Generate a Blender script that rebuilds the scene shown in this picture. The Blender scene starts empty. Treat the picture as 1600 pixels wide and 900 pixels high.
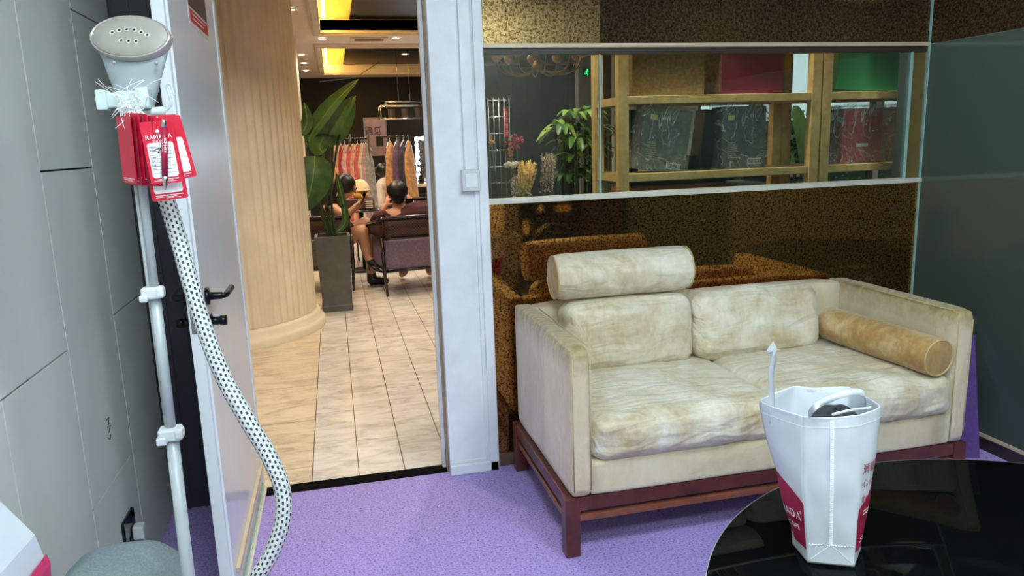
import bpy, bmesh, math, random
from mathutils import Vector, Matrix, noise
random.seed(7)
PI = math.pi
COL = bpy.context.scene.collection
V = Vector
# ------------------------------------------------------------------ camera
F = 1156.4; CAMH = 1.4
YAW, PITCH, ROLL = .22902, .19463, -.0337
cy, sy, cp, sp = math.cos(YAW), math.sin(YAW), math.cos(PITCH), math.sin(PITCH)
fw = V((sy*cp, cy*cp, -sp)); r0 = V((cy, -sy, 0)); u0 = r0.cross(fw)
cr, sr = math.cos(ROLL), math.sin(ROLL)
RT = cr*r0 + sr*u0; UP = -sr*r0 + cr*u0
cam = bpy.data.cameras.new('camera'); camo = bpy.data.objects.new('camera', cam); COL.objects.link(camo)
cam.sensor_width = 36; cam.lens = F*36/1600; cam.clip_start = .02
camo.matrix_world = Matrix(((RT.x, UP.x, -fw.x, 0), (RT.y, UP.y, -fw.y, 0), (RT.z, UP.z, -fw.z, CAMH), (0, 0, 0, 1)))
bpy.context.scene.camera = camo
def at(px, py, ax, val):
    """world point where the sight line of a photo pixel meets the plane axis=val"""
    d = RT*((px-800)/F) + UP*(-(py-450)/F) + fw
    o = V((0, 0, CAMH)); t = (val-o[ax])/d[ax]
    return o + t*d
# ------------------------------------------------------------------ materials
def lin(c):
    return tuple((x/12.92 if x <= .04045 else ((x+.055)/1.055)**2.4) for x in [k/255 for k in c])
class N:
    def __init__(s, name):
        s.m = bpy.data.materials.new(name); s.m.use_nodes = True; s.t = s.m.node_tree; s.n = s.t.nodes
        s.b = s.n['Principled BSDF']; s.out = s.n['Material Output']
    def add(s, typ, **k):
        n = s.n.new(typ)
        for a, b in k.items():
            if a in n.inputs: n.inputs[a].default_value = b
            else: setattr(n, a, b)
        return n
    def link(s, a, b): s.t.links.new(a, b)
    def coord(s, scale=(1, 1, 1), kind='Object', rot=(0, 0, 0)):
        tc = s.add('ShaderNodeTexCoord'); mp = s.add('ShaderNodeMapping')
        mp.inputs['Scale'].default_value = scale; mp.inputs['Rotation'].default_value = rot
        s.link(tc.outputs[kind], mp.inputs['Vector']); return mp.outputs[0]
    def noise(s, scale, vec=None, detail=4, rough=.6, dist=0):
        n = s.add('ShaderNodeTexNoise'); n.inputs['Scale'].default_value = scale; n.inputs['Detail'].default_value = detail
        n.inputs['Roughness'].default_value = rough; n.inputs['Distortion'].default_value = dist
        s.link(vec if vec else s.coord(), n.inputs['Vector']); return n.outputs['Fac']
    def ramp(s, fac, stops):
        r = s.add('ShaderNodeValToRGB'); e = r.color_ramp.elements
        while len(e) < len(stops): e.new(.5)
        for i, (p, c) in enumerate(stops): e[i].position = p; e[i].color = (*lin(c), 1) if len(c) == 3 else c
        s.link(fac, r.inputs[0]); return r.outputs[0]
    def bump(s, h, strength=.3, dist=.01, prev=None):
        b = s.add('ShaderNodeBump'); b.inputs['Strength'].default_value = strength; b.inputs['Distance'].default_value = dist
        s.link(h, b.inputs['Height'])
        if prev: s.link(prev, b.inputs['Normal'])
        s.link(b.outputs[0], s.b.inputs['Normal']); return b.outputs[0]
def mat(name, col, rough=.5, metal=0, bump=0, bscale=60, vary=0, vscale=8, coat=0, sheen=0, trans=0, emit=0, spec=.5, sss=0, alpha=1):
    k = N(name); b = k.b
    b.inputs['Base Color'].default_value = (*lin(col), 1); b.inputs['Roughness'].default_value = rough
    b.inputs['Metallic'].default_value = metal; b.inputs['Coat Weight'].default_value = coat
    b.inputs['Sheen Weight'].default_value = sheen; b.inputs['Transmission Weight'].default_value = trans
    b.inputs['Specular IOR Level'].default_value = spec; b.inputs['Alpha'].default_value = alpha
    if emit:
        b.inputs['Emission Color'].default_value = (*lin(col), 1); b.inputs['Emission Strength'].default_value = emit
    if vary or not (emit or trans):
        v = vary or .03
        lo = tuple(max(0, c*(1-v)) for c in col); hi = tuple(min(255, c*(1+v)) for c in col)
        k.link(k.ramp(k.noise(vscale), [(.3, lo), (.7, hi)]), b.inputs['Base Color'])
    if bump: k.bump(k.noise(bscale), bump, .004)
    return k.m
M = {}
def emis(name, col, s):
    k = N(name); k.n.remove(k.b); e = k.add('ShaderNodeEmission'); e.inputs[0].default_value = (*lin(col), 1); e.inputs[1].default_value = s
    k.link(e.outputs[0], k.out.inputs[0]); return k.m
# ------------------------------------------------------------------ mesh building
class MB:
    def __init__(s): s.v = []; s.f = []; s.mi = []; s.sm = []
    def add(s, vs, fs, mi=0, smooth=False):
        o = len(s.v); s.v += [V(p) for p in vs]
        for f in fs: s.f.append([o+i for i in f]); s.mi.append(mi); s.sm.append(smooth)
        return s
    def box(s, x0, x1, y0, y1, z0, z1, mi=0, bev=0):
        if bev: return s.rbox(x0, x1, y0, y1, z0, z1, bev, mi)
        vs = [(x, y, z) for z in (z0, z1) for y in (y0, y1) for x in (x0, x1)]
        return s.add(vs, [(0, 2, 3, 1), (4, 5, 7, 6), (0, 1, 5, 4), (1, 3, 7, 5), (3, 2, 6, 7), (2, 0, 4, 6)], mi)
    def rbox(s, x0, x1, y0, y1, z0, z1, r, mi=0, n=2, smooth=True):
        bm = bmesh.new(); bmesh.ops.create_cube(bm, size=1)
        for v in bm.verts: v.co = V(((x0+x1)/2+v.co.x*(x1-x0), (y0+y1)/2+v.co.y*(y1-y0), (z0+z1)/2+v.co.z*(z1-z0)))
        bmesh.ops.bevel(bm, geom=bm.edges[:], offset=min(r, .49*min(abs(x1-x0), abs(y1-y0), abs(z1-z0))), segments=n, profile=.5, affect='EDGES')
        bm.verts.index_update(); s.add([v.co.copy() for v in bm.verts], [[v.index for v in f.verts] for f in bm.faces], mi, False); bm.free(); return s
    def quad(s, a, b, c, d, mi=0): return s.add([a, b, c, d], [(0, 1, 2, 3)], mi)
    def tube(s, pts, rad, n=10, mi=0, cap=True, flat=None, closed=False):
        pts = [V(p) for p in pts]; m = len(pts); rads = rad if isinstance(rad, (list, tuple)) else [rad]*m
        up = V((0, 0, 1)); rings = []; pu = None
        for i, p in enumerate(pts):
            if closed: t = (pts[(i+1) % m]-pts[i-1]).normalized()
            else: t = (pts[min(i+1, m-1)]-pts[max(i-1, 0)]).normalized()
            if pu is None: a = t.cross(up if abs(t.z) < .95 else V((0, 1, 0))).normalized()
            else:
                a = pu - t*pu.dot(t); a = a.normalized() if a.length > 1e-6 else t.orthogonal().normalized()
            pu = a; b = t.cross(a).normalized(); r = rads[i]
            rings.append([p + a*math.cos(2*PI*k/n)*r + b*math.sin(2*PI*k/n)*r*(flat or 1) for k in range(n)])
        vs = [q for rg in rings for q in rg]; fs = []
        for i in range(m-1 + (1 if closed else 0)):
            j = (i+1) % m
            for k in range(n): fs.append((i*n+k, i*n+(k+1) % n, j*n+(k+1) % n, j*n+k))
        if cap and not closed: fs += [tuple(range(n))[::-1], tuple((m-1)*n+k for k in range(n))]
        return s.add(vs, fs, mi, True)
    def lathe(s, prof, c=(0, 0, 0), n=32, mi=0, axis='z', sx=1, sy=1):
        c = V(c); vs = []; m = len(prof)
        for r, h in prof:
            for k in range(n):
                a = 2*PI*k/n; x, y = r*math.cos(a)*sx, r*math.sin(a)*sy
                vs.append(c + (V((x, y, h)) if axis == 'z' else V((x, h, y)) if axis == 'y' else V((h, x, y))))
        fs = [(i*n+k, i*n+(k+1) % n, (i+1)*n+(k+1) % n, (i+1)*n+k) for i in range(m-1) for k in range(n)]
        return s.add(vs, fs, mi, True)
    def ball(s, c, r, mi=0, n=12, sc=(1, 1, 1)):
        c = V(c); prof = [(math.sin(PI*i/n)*r, -math.cos(PI*i/n)*r) for i in range(n+1)]
        o = len(s.v); s.lathe(prof, (0, 0, 0), n*2, mi)
        for i in range(o, len(s.v)): p = s.v[i]; s.v[i] = c + V((p.x*sc[0], p.y*sc[1], p.z*sc[2]))
        return s
    def cone(s, a, b, ra, rb, n=10, mi=0): return s.tube([a, b], [ra, rb], n, mi)
    def grid(s, fn, nu, nv, mi=0, smooth=True, mfn=None, wrapu=False):
        vs = [fn(i/nu, j/nv) for j in range(nv+1) for i in range(nu+1)]
        o = len(s.v); s.v += [V(p) for p in vs]
        for j in range(nv):
            for i in range(nu):
                a = o+j*(nu+1)+i; s.f.append([a, a+1, a+nu+2, a+nu+1]); s.sm.append(smooth)
                s.mi.append(mfn((i+.5)/nu, (j+.5)/nv) if mfn else mi)
        return s
    def xf(s, mtx, start=0):
        for i in range(start, len(s.v)): s.v[i] = mtx @ s.v[i]
        return s
    def build(s, name, mats, parent=None, solid=0, bev=0, loc=None, weld=False, sub=0, subd=0, off=-1):
        me = bpy.data.meshes.new(name); org = V((0, 0, 0))
        if parent is None and loc is None and s.v:
            xs = [p.x for p in s.v]; ys = [p.y for p in s.v]; zs = [p.z for p in s.v]
            loc = ((min(xs)+max(xs))/2, (min(ys)+max(ys))/2, min(zs))
        if parent is not None: org = V(parent.get('_o', (0, 0, 0)))
        if loc is not None and parent is None: org = V(loc)
        me.from_pydata([tuple(p-org) for p in s.v], [], s.f)
        ml = mats if isinstance(mats, (list, tuple)) else [mats]
        for m in ml: me.materials.append(m if not isinstance(m, str) else M[m])
        for p, a, b in zip(me.polygons, s.mi, s.sm): p.material_index = a; p.use_smooth = b
        if len(s.f) < 60000:
            bm = bmesh.new(); bm.from_mesh(me)
            if weld: bmesh.ops.remove_doubles(bm, verts=bm.verts, dist=1e-5)
            bmesh.ops.recalc_face_normals(bm, faces=bm.faces); bm.to_mesh(me); bm.free()
        me.update()
        o = bpy.data.objects.new(name, me); COL.objects.link(o)
        if parent is None: o.location = org
        else: o.parent = parent
        o['_o'] = list(org)
        if solid: md = o.modifiers.new('solid', 'SOLIDIFY'); md.thickness = solid; md.offset = off
        if bev: md = o.modifiers.new('bevel', 'BEVEL'); md.width = bev; md.segments = 2; md.limit_method = 'ANGLE'
        if sub: md = o.modifiers.new('sub', 'SUBSURF'); md.levels = sub; md.render_levels = sub
        return o
def thing(name, label, cat, loc, group=None, kind=None):
    o = bpy.data.objects.new(name, None); COL.objects.link(o); o.location = V(loc); o['_o'] = list(loc); o.empty_display_size = .1
    return tag(o, label, cat, group, kind)
def tag(o, label, cat, group=None, kind=None):
    if label: o['label'] = label
    if cat: o['category'] = cat
    if group: o['group'] = group
    if kind: o['kind'] = kind
    return o
def struct(o, kind='structure'): o['kind'] = kind; return o
def copy_tree(o, loc=None, parent=None):
    c = o.copy(); COL.objects.link(c)
    if parent is not None: c.parent = parent
    if loc is not None: c.location = V(loc)
    for ch in list(o.children): copy_tree(ch, None, c)
    return c
def text_data(s, size, font=None, space=1):
    cu = bpy.data.curves.new('t', 'FONT'); cu.body = s; cu.size = size; cu.align_x = 'LEFT'; cu.resolution_u = 2; cu.space_character = space
    o = bpy.data.objects.new('t', cu); COL.objects.link(o)
    dg = bpy.context.evaluated_depsgraph_get(); dg.update()
    me = bpy.data.meshes.new_from_object(o.evaluated_get(dg))
    vs = [v.co.copy() for v in me.vertices]; fs = [list(p.vertices) for p in me.polygons]
    COL.objects.unlink(o); bpy.data.objects.remove(o); bpy.data.curves.remove(cu); bpy.data.meshes.remove(me)
    return vs, fs
def text_on(mb, s, size, fn, mi=0, center=True, space=1):
    """lay flat lettering on a surface: fn(x, y) -> world point"""
    vs, fs = text_data(s, size, space=space)
    if not vs: return
    w = max(v.x for v in vs)
    mb.add([fn(v.x-(w/2 if center else 0), v.y) for v in vs], fs, mi)
def puff(x0, x1, y0, y1, z0, z1, r, n=14, pf=(0, 0, 0), wr=0, seed=0, wfn=None):
    """soft upholstered block: rounded edges, bulging faces, small wrinkles"""
    bm = bmesh.new(); bmesh.ops.create_cube(bm, size=2)
    bmesh.ops.subdivide_edges(bm, edges=bm.edges[:], cuts=n, use_grid_fill=True)
    c = V(((x0+x1)/2, (y0+y1)/2, (z0+z1)/2)); h = V(((x1-x0)/2, (y1-y0)/2, (z1-z0)/2))
    vs = []
    for v in bm.verts:
        u = v.co.copy(); p = V((u.x*h.x, u.y*h.y, u.z*h.z))
        inn = V([max(-(h[i]-r), min(h[i]-r, p[i])) for i in range(3)]); d = p-inn
        if d.length > 1e-9: p = inn + d.normalized()*r if (d.length > r or sum(1 for q in d if abs(q) > 1e-6) > 1) else p
        for i in range(3):
            a, b = (i+1) % 3, (i+2) % 3
            p[i] += u[i]*pf[i]*(1-u[a]**2)*(1-u[b]**2)*(1 if abs(u[i]) > .5 else abs(u[i])*2)
        if wr:
            q = p*6+V((seed, seed*2, 0)); k = noise.noise(q)+.5*noise.noise(q*2.3)+.3*noise.noise(V((q.x*5, q.y*5, q.z*1.5)))
            p += (p-inn*.8).normalized()*k*wr
        if wfn: p = wfn(u, p)
        vs.append(p+c)
    bm.verts.index_update(); fs = [[v.index for v in f.verts] for f in bm.faces]; bm.free()
    return MB().add(vs, fs, 0, True)
def smoothpath(pts, n=8):
    pts = [V(p) for p in pts]; out = []
    for i in range(len(pts)-1):
        p0 = pts[max(i-1, 0)]; p1 = pts[i]; p2 = pts[i+1]; p3 = pts[min(i+2, len(pts)-1)]
        for k in range(n):
            t = k/n; out.append(.5*((2*p1)+(p2-p0)*t+(2*p0-5*p1+4*p2-p3)*t*t+(3*p1-p0-3*p2+p3)*t**3))
    out.append(pts[-1]); return out
# ------------------------------------------------------------------ material library
M['white'] = mat('white_paint', (226, 232, 236), .35, coat=.15)
M['door'] = mat('gloss_white_laminate', (226, 232, 234), .28, coat=.12, vary=.01, spec=.35)
M['cap_grey'] = mat('cap_grey', (150, 150, 152), .4)
M['whiteplastic'] = mat('white_plastic', (204, 210, 210), .35)
M['alu'] = mat('pale_aluminium', (204, 188, 160), .4, .15, vary=.04)
M['alul'] = mat('bright_sill', (214, 212, 200), .4, .2, vary=.05)
M['black'] = mat('black_satin', (14, 14, 15), .35)
M['blackgloss'] = mat('black_gloss', (8, 8, 9), .08, coat=.3)
M['blackmet'] = mat('black_metal', (16, 16, 17), .3, .4)
M['chrome'] = mat('brushed_steel', (190, 190, 190), .25, 1)
M['slate'] = mat('slate_panel', (58, 60, 68), .45, vary=.05)
M['darkwall'] = mat('dark_wall', (17, 17, 20), .5, vary=.15)
M['woodred'] = mat('redwood', (84, 40, 32), .35, bump=.05, vary=.2, vscale=14, coat=.2)
M['woodred2'] = mat('redwood_rail', (126, 72, 50), .35, bump=.05, vary=.15, vscale=14, coat=.2)
M['shelf'] = mat('pale_pine', (206, 172, 112), .5, vary=.1, vscale=20)
M['brass'] = mat('old_brass', (120, 96, 66), .3, 1)
M['skin'] = mat('skin', (196, 146, 116), .5, vary=.04)
M['skin2'] = mat('skin_tan', (178, 124, 96), .5, vary=.04)
M['hair'] = mat('black_hair', (14, 11, 11), .4, vary=.3, vscale=90)
M['green'] = mat('leaf_green', (84, 120, 60), .35, vary=.3, vscale=5)
M['greenl'] = mat('leaf_light', (130, 158, 74), .4, vary=.2, vscale=10)
M['greend'] = mat('leaf_dark', (58, 92, 48), .35, vary=.3, vscale=5)
M['stem'] = mat('stem_green', (48, 66, 34), .5, vary=.15)
M['soil'] = mat('soil', (40, 30, 22), .9, vary=.3, vscale=60)
M['gold'] = mat('gold_cove', (240, 205, 120), .4, vary=.12, vscale=3)
M['ceilw'] = mat('ceiling_paint', (226, 208, 188), .6, vary=.02)
M['ceilblack'] = mat('black_ceiling', (15, 14, 17), .35, vary=.2, vscale=3)
M['maroontxt'] = mat('maroon_print', (150, 24, 62), .6)
M['whitetxt'] = mat('white_print', (240, 238, 238), .6)
M['blacktxt'] = mat('black_ink', (24, 22, 24), .6)
def m_carpet():
    k = N('purple_carpet'); v = k.coord()
    a = k.ramp(k.noise(130, v, 3, .7), [(.36, (96, 78, 140)), (.46, (158, 136, 204)), (.6, (172, 150, 216)), (.74, (204, 184, 238))])
    k.link(a, k.b.inputs['Base Color']); k.b.inputs['Roughness'].default_value = .85; k.b.inputs['Sheen Weight'].default_value = .2
    k.bump(k.noise(260, v, 3), .4, .004); return k.m
M['carpet'] = m_carpet()
def m_stone():
    k = N('veined_stone_tile'); v = k.coord((1, 1, 1))
    w = k.add('ShaderNodeTexNoise'); w.inputs['Scale'].default_value = 2.2; w.inputs['Detail'].default_value = 9; w.inputs['Roughness'].default_value = .68; w.inputs['Distortion'].default_value = 1.1
    k.link(k.coord((2.0, 5.5, 1), rot=(0, 0, .4)), w.inputs['Vector'])
    c = k.ramp(w.outputs['Fac'], [(.3, (164, 156, 144)), (.43, (198, 191, 180)), (.52, (214, 208, 198)), (.7, (226, 221, 212))])
    # plank joints on the real 0.2 m module, 0.6 m slabs beyond x = -0.19
    sep = k.add('ShaderNodeSeparateXYZ'); k.link(k.coord(), sep.inputs[0])
    def mth(op, a, b=None, c=None):
        n = k.add('ShaderNodeMath', operation=op)
        for i, q in enumerate((a, b, c)):
            if q is None: continue
            if isinstance(q, (int, float)): n.inputs[i].default_value = q
            else: k.link(q, n.inputs[i])
        return n.outputs[0]
    x, y = sep.outputs[0], sep.outputs[1]
    xs = mth('DIVIDE', mth('ADD', x, .19+20*.1985), .1985)
    col = mth('FLOOR', xs); fx = mth('ABSOLUTE', mth('SUBTRACT', mth('FRACT', xs), .5))
    jx = mth('GREATER_THAN', fx, .488)
    left = mth('LESS_THAN', x, -.192)
    off = mth('MULTIPLY', mth('FRACT', mth('MULTIPLY', col, .37)), 1.2)
    ys = mth('DIVIDE', mth('ADD', mth('ADD', y, off), 10), 1.2); jy = mth('GREATER_THAN', mth('ABSOLUTE', mth('SUBTRACT', mth('FRACT', ys), .5)), .4985)
    ys2 = mth('DIVIDE', mth('ADD', y, 60-3.84), .6); jy2 = mth('GREATER_THAN', mth('ABSOLUTE', mth('SUBTRACT', mth('FRACT', ys2), .5)), .497)
    xs2 = mth('DIVIDE', mth('ADD', x, 60.19), .6); jx2 = mth('GREATER_THAN', mth('ABSOLUTE', mth('SUBTRACT', mth('FRACT', xs2), .5)), .4965)
    jr = mth('MAXIMUM', jx, jy); jl = mth('MAXIMUM', jx2, jy2)
    j = mth('ADD', mth('MULTIPLY', jr, mth('SUBTRACT', 1, left)), mth('MULTIPLY', jl, left))
    mix = k.add('ShaderNodeMix', data_type='RGBA'); k.link(j, mix.inputs[0]); k.link(c, mix.inputs[6]); mix.inputs[7].default_value = (*lin((78, 66, 54)), 1)
    warm = k.add('ShaderNodeMix', data_type='RGBA', blend_type='MULTIPLY'); k.link(left, warm.inputs[0]); k.link(mix.outputs[2], warm.inputs[6]); warm.inputs[7].default_value = (*lin((255, 240, 218)), 1)
    k.link(warm.outputs[2], k.b.inputs['Base Color']); k.b.inputs['Roughness'].default_value = .3
    return k.m
M['stone'] = m_stone()
def m_velvet(name, a, b, c, sc=5, rough=.42, folds=.0):
    k = N(name); v = k.coord()
    n = k.noise(sc, v, 6, .65, .6); n2 = k.noise(sc*9, k.coord((1, 1, .35)), 4, .6)
    mx = k.add('ShaderNodeMath', operation='MULTIPLY_ADD'); k.link(n2, mx.inputs[0]); mx.inputs[1].default_value = .3; k.link(n, mx.inputs[2])
    k.link(k.ramp(mx.outputs[0], [(.42, a), (.60, b), (.80, c)]), k.b.inputs['Base Color'])
    k.b.inputs['Roughness'].default_value = rough; k.b.inputs['Sheen Weight'].default_value = .5; k.b.inputs['Sheen Roughness'].default_value = .35
    k.b.inputs['Sheen Tint'].default_value = (1, .95, .85, 1)
    w = k.bump(k.noise(sc*1.3, k.coord((1, 1, 1.2)), 3, .5, 1.5), .28, .04)
    if folds: w = k.bump(k.noise(2.2, k.coord((2.2, 9, 7), rot=(0, .1, .55)), 2, .5, .9), folds, .03, w)
    k.bump(k.noise(220, v, 2), .25, .002, w)
    return k.m
M['velvet'] = m_velvet('champagne_velvet', (178, 156, 116), (205, 194, 168), (226, 221, 206), 4.5, .36, .55)
M['velvetframe'] = m_velvet('champagne_velvet_cover', (190, 172, 136), (207, 193, 160), (216, 205, 178), 3, .5)
M['velvetgold'] = m_velvet('golden_velvet', (150, 112, 60), (176, 138, 82), (208, 184, 142), 6, .4)
M['velvetcap'] = m_velvet('golden_velvet_cap', (146, 112, 62), (168, 134, 82), (186, 154, 102), 8, .5)
def m_arm():
    k = N('champagne_velvet_worn_top'); v = k.coord(); s = k.add('ShaderNodeSeparateXYZ'); k.link(v, s.inputs[0])
    ma = k.add('ShaderNodeMath', operation='MULTIPLY_ADD'); k.link(k.noise(22, v, 4, .6), ma.inputs[0]); ma.inputs[1].default_value = .09; k.link(s.outputs[2], ma.inputs[2])
    mr = k.add('ShaderNodeMapRange'); k.link(ma.outputs[0], mr.inputs[0]); mr.inputs[1].default_value = .69; mr.inputs[2].default_value = .775
    mx = k.add('ShaderNodeMix', data_type='RGBA'); k.link(mr.outputs[0], mx.inputs[0])
    n = k.noise(4, v, 6, .65, .6)
    k.link(k.ramp(n, [(.3, (196, 180, 148)), (.7, (216, 204, 178))]), mx.inputs[6]); k.link(k.ramp(k.noise(30, v), [(.3, (132, 116, 72)), (.7, (176, 156, 110))]), mx.inputs[7])
    k.link(mx.outputs[2], k.b.inputs['Base Color']); k.b.inputs['Roughness'].default_value = .5; k.b.inputs['Sheen Weight'].default_value = .4
    w = k.bump(k.noise(9, k.coord((1, 1, .5)), 4, .55, 1.8), .4, .03); k.bump(k.noise(220, v, 2), .25, .002, w); return k.m
M['velvetarm'] = m_arm()
M['piping'] = mat('piping', (190, 168, 120), .6, vary=.08)
def m_mirror(name, lo, hi, base, mix=.3, sc=150, thr=(.40, .56)):
    k = N(name); v = k.coord()
    n = k.noise(sc, v, 3, .75, .4)
    k.link(k.ramp(n, [(thr[0], lo), (thr[1], hi)]), k.b.inputs['Base Color'])
    k.b.inputs['Metallic'].default_value = 1; k.b.inputs['Roughness'].default_value = .045
    d = k.add('ShaderNodeBsdfDiffuse'); k.link(k.ramp(n, [(thr[0], tuple(c*.45 for c in base)), (thr[1]+.1, base)]), d.inputs[0])
    m = k.add('ShaderNodeMixShader'); m.inputs[0].default_value = mix
    k.link(k.b.outputs[0], m.inputs[1]); k.link(d.outputs[0], m.inputs[2]); k.link(m.outputs[0], k.out.inputs[0])
    return k.m
M['mirror'] = m_mirror('bronze_mottled_mirror', (96, 58, 22), (228, 166, 86), (74, 64, 50), .24, 105)
M['mirrorup'] = m_mirror('bronze_mottled_mirror_upper', (48, 36, 26), (128, 106, 78), (112, 96, 74), .38, 90)
M['mirrorbright'] = m_mirror('mottled_mirror_painted_reflection', (112, 88, 52), (214, 190, 138), (172, 150, 106), .35, 90)  # lighter copy: reflection of the bright rear wall is put into the colour
def m_glass(name, col, rough=0, tint=1.0, mix=.9):
    """thin pane: mostly clear with a coated reflection"""
    k = N(name); k.n.remove(k.b); t = k.add('ShaderNodeBsdfTransparent'); t.inputs[0].default_value = (*lin(col), 1)
    g = k.add('ShaderNodeBsdfGlossy'); g.inputs['Roughness'].default_value = rough; g.inputs[0].default_value = (.9, .95, .95, 1)
    f = k.add('ShaderNodeFresnel'); f.inputs[0].default_value = 1.5
    m = k.add('ShaderNodeMixShader'); k.link(f.outputs[0], m.inputs[0]); k.link(t.outputs[0], m.inputs[1]); k.link(g.outputs[0], m.inputs[2]); k.link(m.outputs[0], k.out.inputs[0])
    return k.m
M['pane'] = m_glass('clear_pane', (225, 232, 228))
M['paneedge'] = mat('green_glass_edge', (150, 190, 186), .25, coat=.5)
def m_frost():
    k = N('frosted_glass'); k.n.remove(k.b)
    t = k.add('ShaderNodeBsdfTransparent'); t.inputs[0].default_value = (*lin((110, 134, 124)), 1)
    d = k.add('ShaderNodeBsdfTranslucent'); d.inputs[0].default_value = (*lin((176, 200, 190)), 1)
    d2 = k.add('ShaderNodeBsdfDiffuse'); d2.inputs[0].default_value = (*lin((96, 108, 102)), 1)
    a = k.add('ShaderNodeMixShader'); a.inputs[0].default_value = .6; k.link(t.outputs[0], a.inputs[1]); k.link(d.outputs[0], a.inputs[2])
    a2 = k.add('ShaderNodeMixShader'); a2.inputs[0].default_value = .45; k.link(a.outputs[0], a2.inputs[1]); k.link(d2.outputs[0], a2.inputs[2])
    g = k.add('ShaderNodeBsdfGlossy'); g.inputs['Roughness'].default_value = .02
    f = k.add('ShaderNodeFresnel'); f.inputs[0].default_value = 1.7
    m = k.add('ShaderNodeMixShader'); k.link(f.outputs[0], m.inputs[0]); k.link(a2.outputs[0], m.inputs[1]); k.link(g.outputs[0], m.inputs[2]); k.link(m.outputs[0], k.out.inputs[0])
    return k.m
M['frost'] = m_frost()
M['panel'] = mat('grey_wall_panel', (206, 208, 200), .55, vary=.03, vscale=2)
M['groove'] = mat('groove', (40, 42, 42), .7)
M['woodwarm'] = mat('wood_pilaster', (164, 120, 76), .5, vary=.1)
M['column'] = mat('cream_fluted_plaster', (222, 208, 182), .55, vary=.04, vscale=3)
M['steam'] = mat('steamer_plastic', (172, 182, 182), .32, coat=.2)
M['steamface'] = mat('steamer_face', (150, 148, 138), .5, 0)
def m_hose():
    k = N('braided_hose')
    uvn = k.add('ShaderNodeUVMap'); mp = k.add('ShaderNodeMapping'); k.link(uvn.outputs[0], mp.inputs[0]); mp.inputs['Scale'].default_value = (1, 1, 1)
    b = k.add('ShaderNodeTexBrick'); b.inputs['Scale'].default_value = 1; b.offset = .5
    for nm, vv in (('Mortar Size', .25), ('Brick Width', 1.0), ('Row Height', 1.0), ('Mortar Smooth', 0)): b.inputs[nm].default_value = vv
    b.inputs['Color1'].default_value = b.inputs['Color2'].default_value = (*lin((34, 40, 40)), 1); b.inputs['Mortar'].default_value = (*lin((198, 202, 200)), 1)
    k.link(mp.outputs[0], b.inputs['Vector']); k.link(b.outputs['Color'], k.b.inputs['Base Color']); k.b.inputs['Roughness'].default_value = .6
    k.bump(k.noise(400, k.coord()), .3, .002)
    return k.m
M['hose'] = m_hose()
M['tagred'] = mat('red_card', (206, 22, 56), .4, vary=.02)
M['tagdark'] = mat('dark_red_card', (150, 20, 44), .4)
M['pen'] = mat('pen_red', (150, 22, 58), .35)
M['string'] = mat('white_string', (236, 236, 236), .7)
M['bagwhite'] = mat('nonwoven_white', (196, 202, 210), .6, bump=.12, bscale=500, vary=.02)
M['bagred'] = mat('nonwoven_maroon', (150, 22, 62), .6, bump=.12, bscale=500)
M['bagpink'] = mat('nonwoven_pink', (200, 44, 98), .6, bump=.12, bscale=500)
M['charcoal'] = mat('charcoal_cloth', (52, 54, 60), .85, bump=.3, bscale=120, vary=.2)
def m_linen():
    k = N('grey_linen'); c = k.ramp(k.noise(210, k.coord((1, 1, 2)), 4, .7), [(.35, (112, 128, 132)), (.65, (140, 156, 158))])
    k.link(c, k.b.inputs['Base Color']); k.b.inputs['Roughness'].default_value = .9; k.bump(k.noise(6, k.coord(), 3, .5, 1), .4, .03); return k.m
M['linen'] = m_linen()
# ================================================================== SETTING: the small room
RX0, RX1, RY0, RY1, RH = -.72, 2.70, -1.25, 3.0, 2.75
struct(MB().box(RX0-.1, RX1+.06, RY0-.1, 3.0, -.1, 0).build('floor', 'carpet'))
struct(MB().box(-.385, .40, 3.0, 3.075, -.1, .004).build('trim_1', mat('rubber_black', (16, 15, 14), .95, spec=.05)))                  # threshold strip
struct(MB().box(RX0-.1, RX1+.1, RY0-.1, 3.1, RH, RH+.1).build('ceiling', 'white'))
struct(MB().box(RX0-.12, RX1+.1, RY0-.12, RY0, 0, RH).build('wall_rear', mat('beige_rear_wall', (196, 186, 168), .6)))
# left wall: grey panels with open joints
w = MB().box(RX0-.14, RX0-.012, RY0, 3.06, 0, RH, 1)
ycol = [-1.25] + [2.12-.425*k for k in (7, 6, 5, 4, 3, 2, 1, 0)] + [2.548, 2.99]
zj = {0: [.19, .62, 1.09, 1.56, 2.03], 1: [.43, .855, 1.33, 1.80, 2.27]}
W = -.72; sc_ = .72/.9
ycol = [-1.25]+[y for y in [1.706-.4136*k for k in range(6, -1, -1)]]+[2.122, 2.55, 2.965]
for i in range(len(ycol)-1):
    zs = [0, .434, .9, 1.366, 1.83, 2.3, RH] if i % 2 == 0 else [0, .434-.0, .9, 1.366, 1.83, 2.3, RH]
    # joints alternate: the photo's columns break at .43/1.37 and at .90/1.83
    zs = [0, .898, 1.83, RH] if (len(ycol)-i) % 2 == 0 else [0, .434, 1.366, 2.3, RH]
    for a, b in zip(zs[:-1], zs[1:]):
        w.box(RX0-.012, RX0, ycol[i]+.0026, ycol[i+1]-.0026, a+.0026, b-.0026, 0, bev=.0007)
wl = struct(w.build('wall_left', ['panel', 'groove']))
# faint pen scribble on the panel
sc = MB()
p = lambda a, b: at(a, b, 0, RX0+.0015)
sc.tube([p(166, 657), p(170, 652), p(169, 664), p(172, 660)], .0012, 5); sc.tube([p(168, 668), p(173, 664), p(170, 676)], .0012, 5); sc.tube([p(168, 684), p(172, 686), p(173, 679)], .0012, 5)
sc.build('pen_scribble', 'blacktxt', wl)
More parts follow.
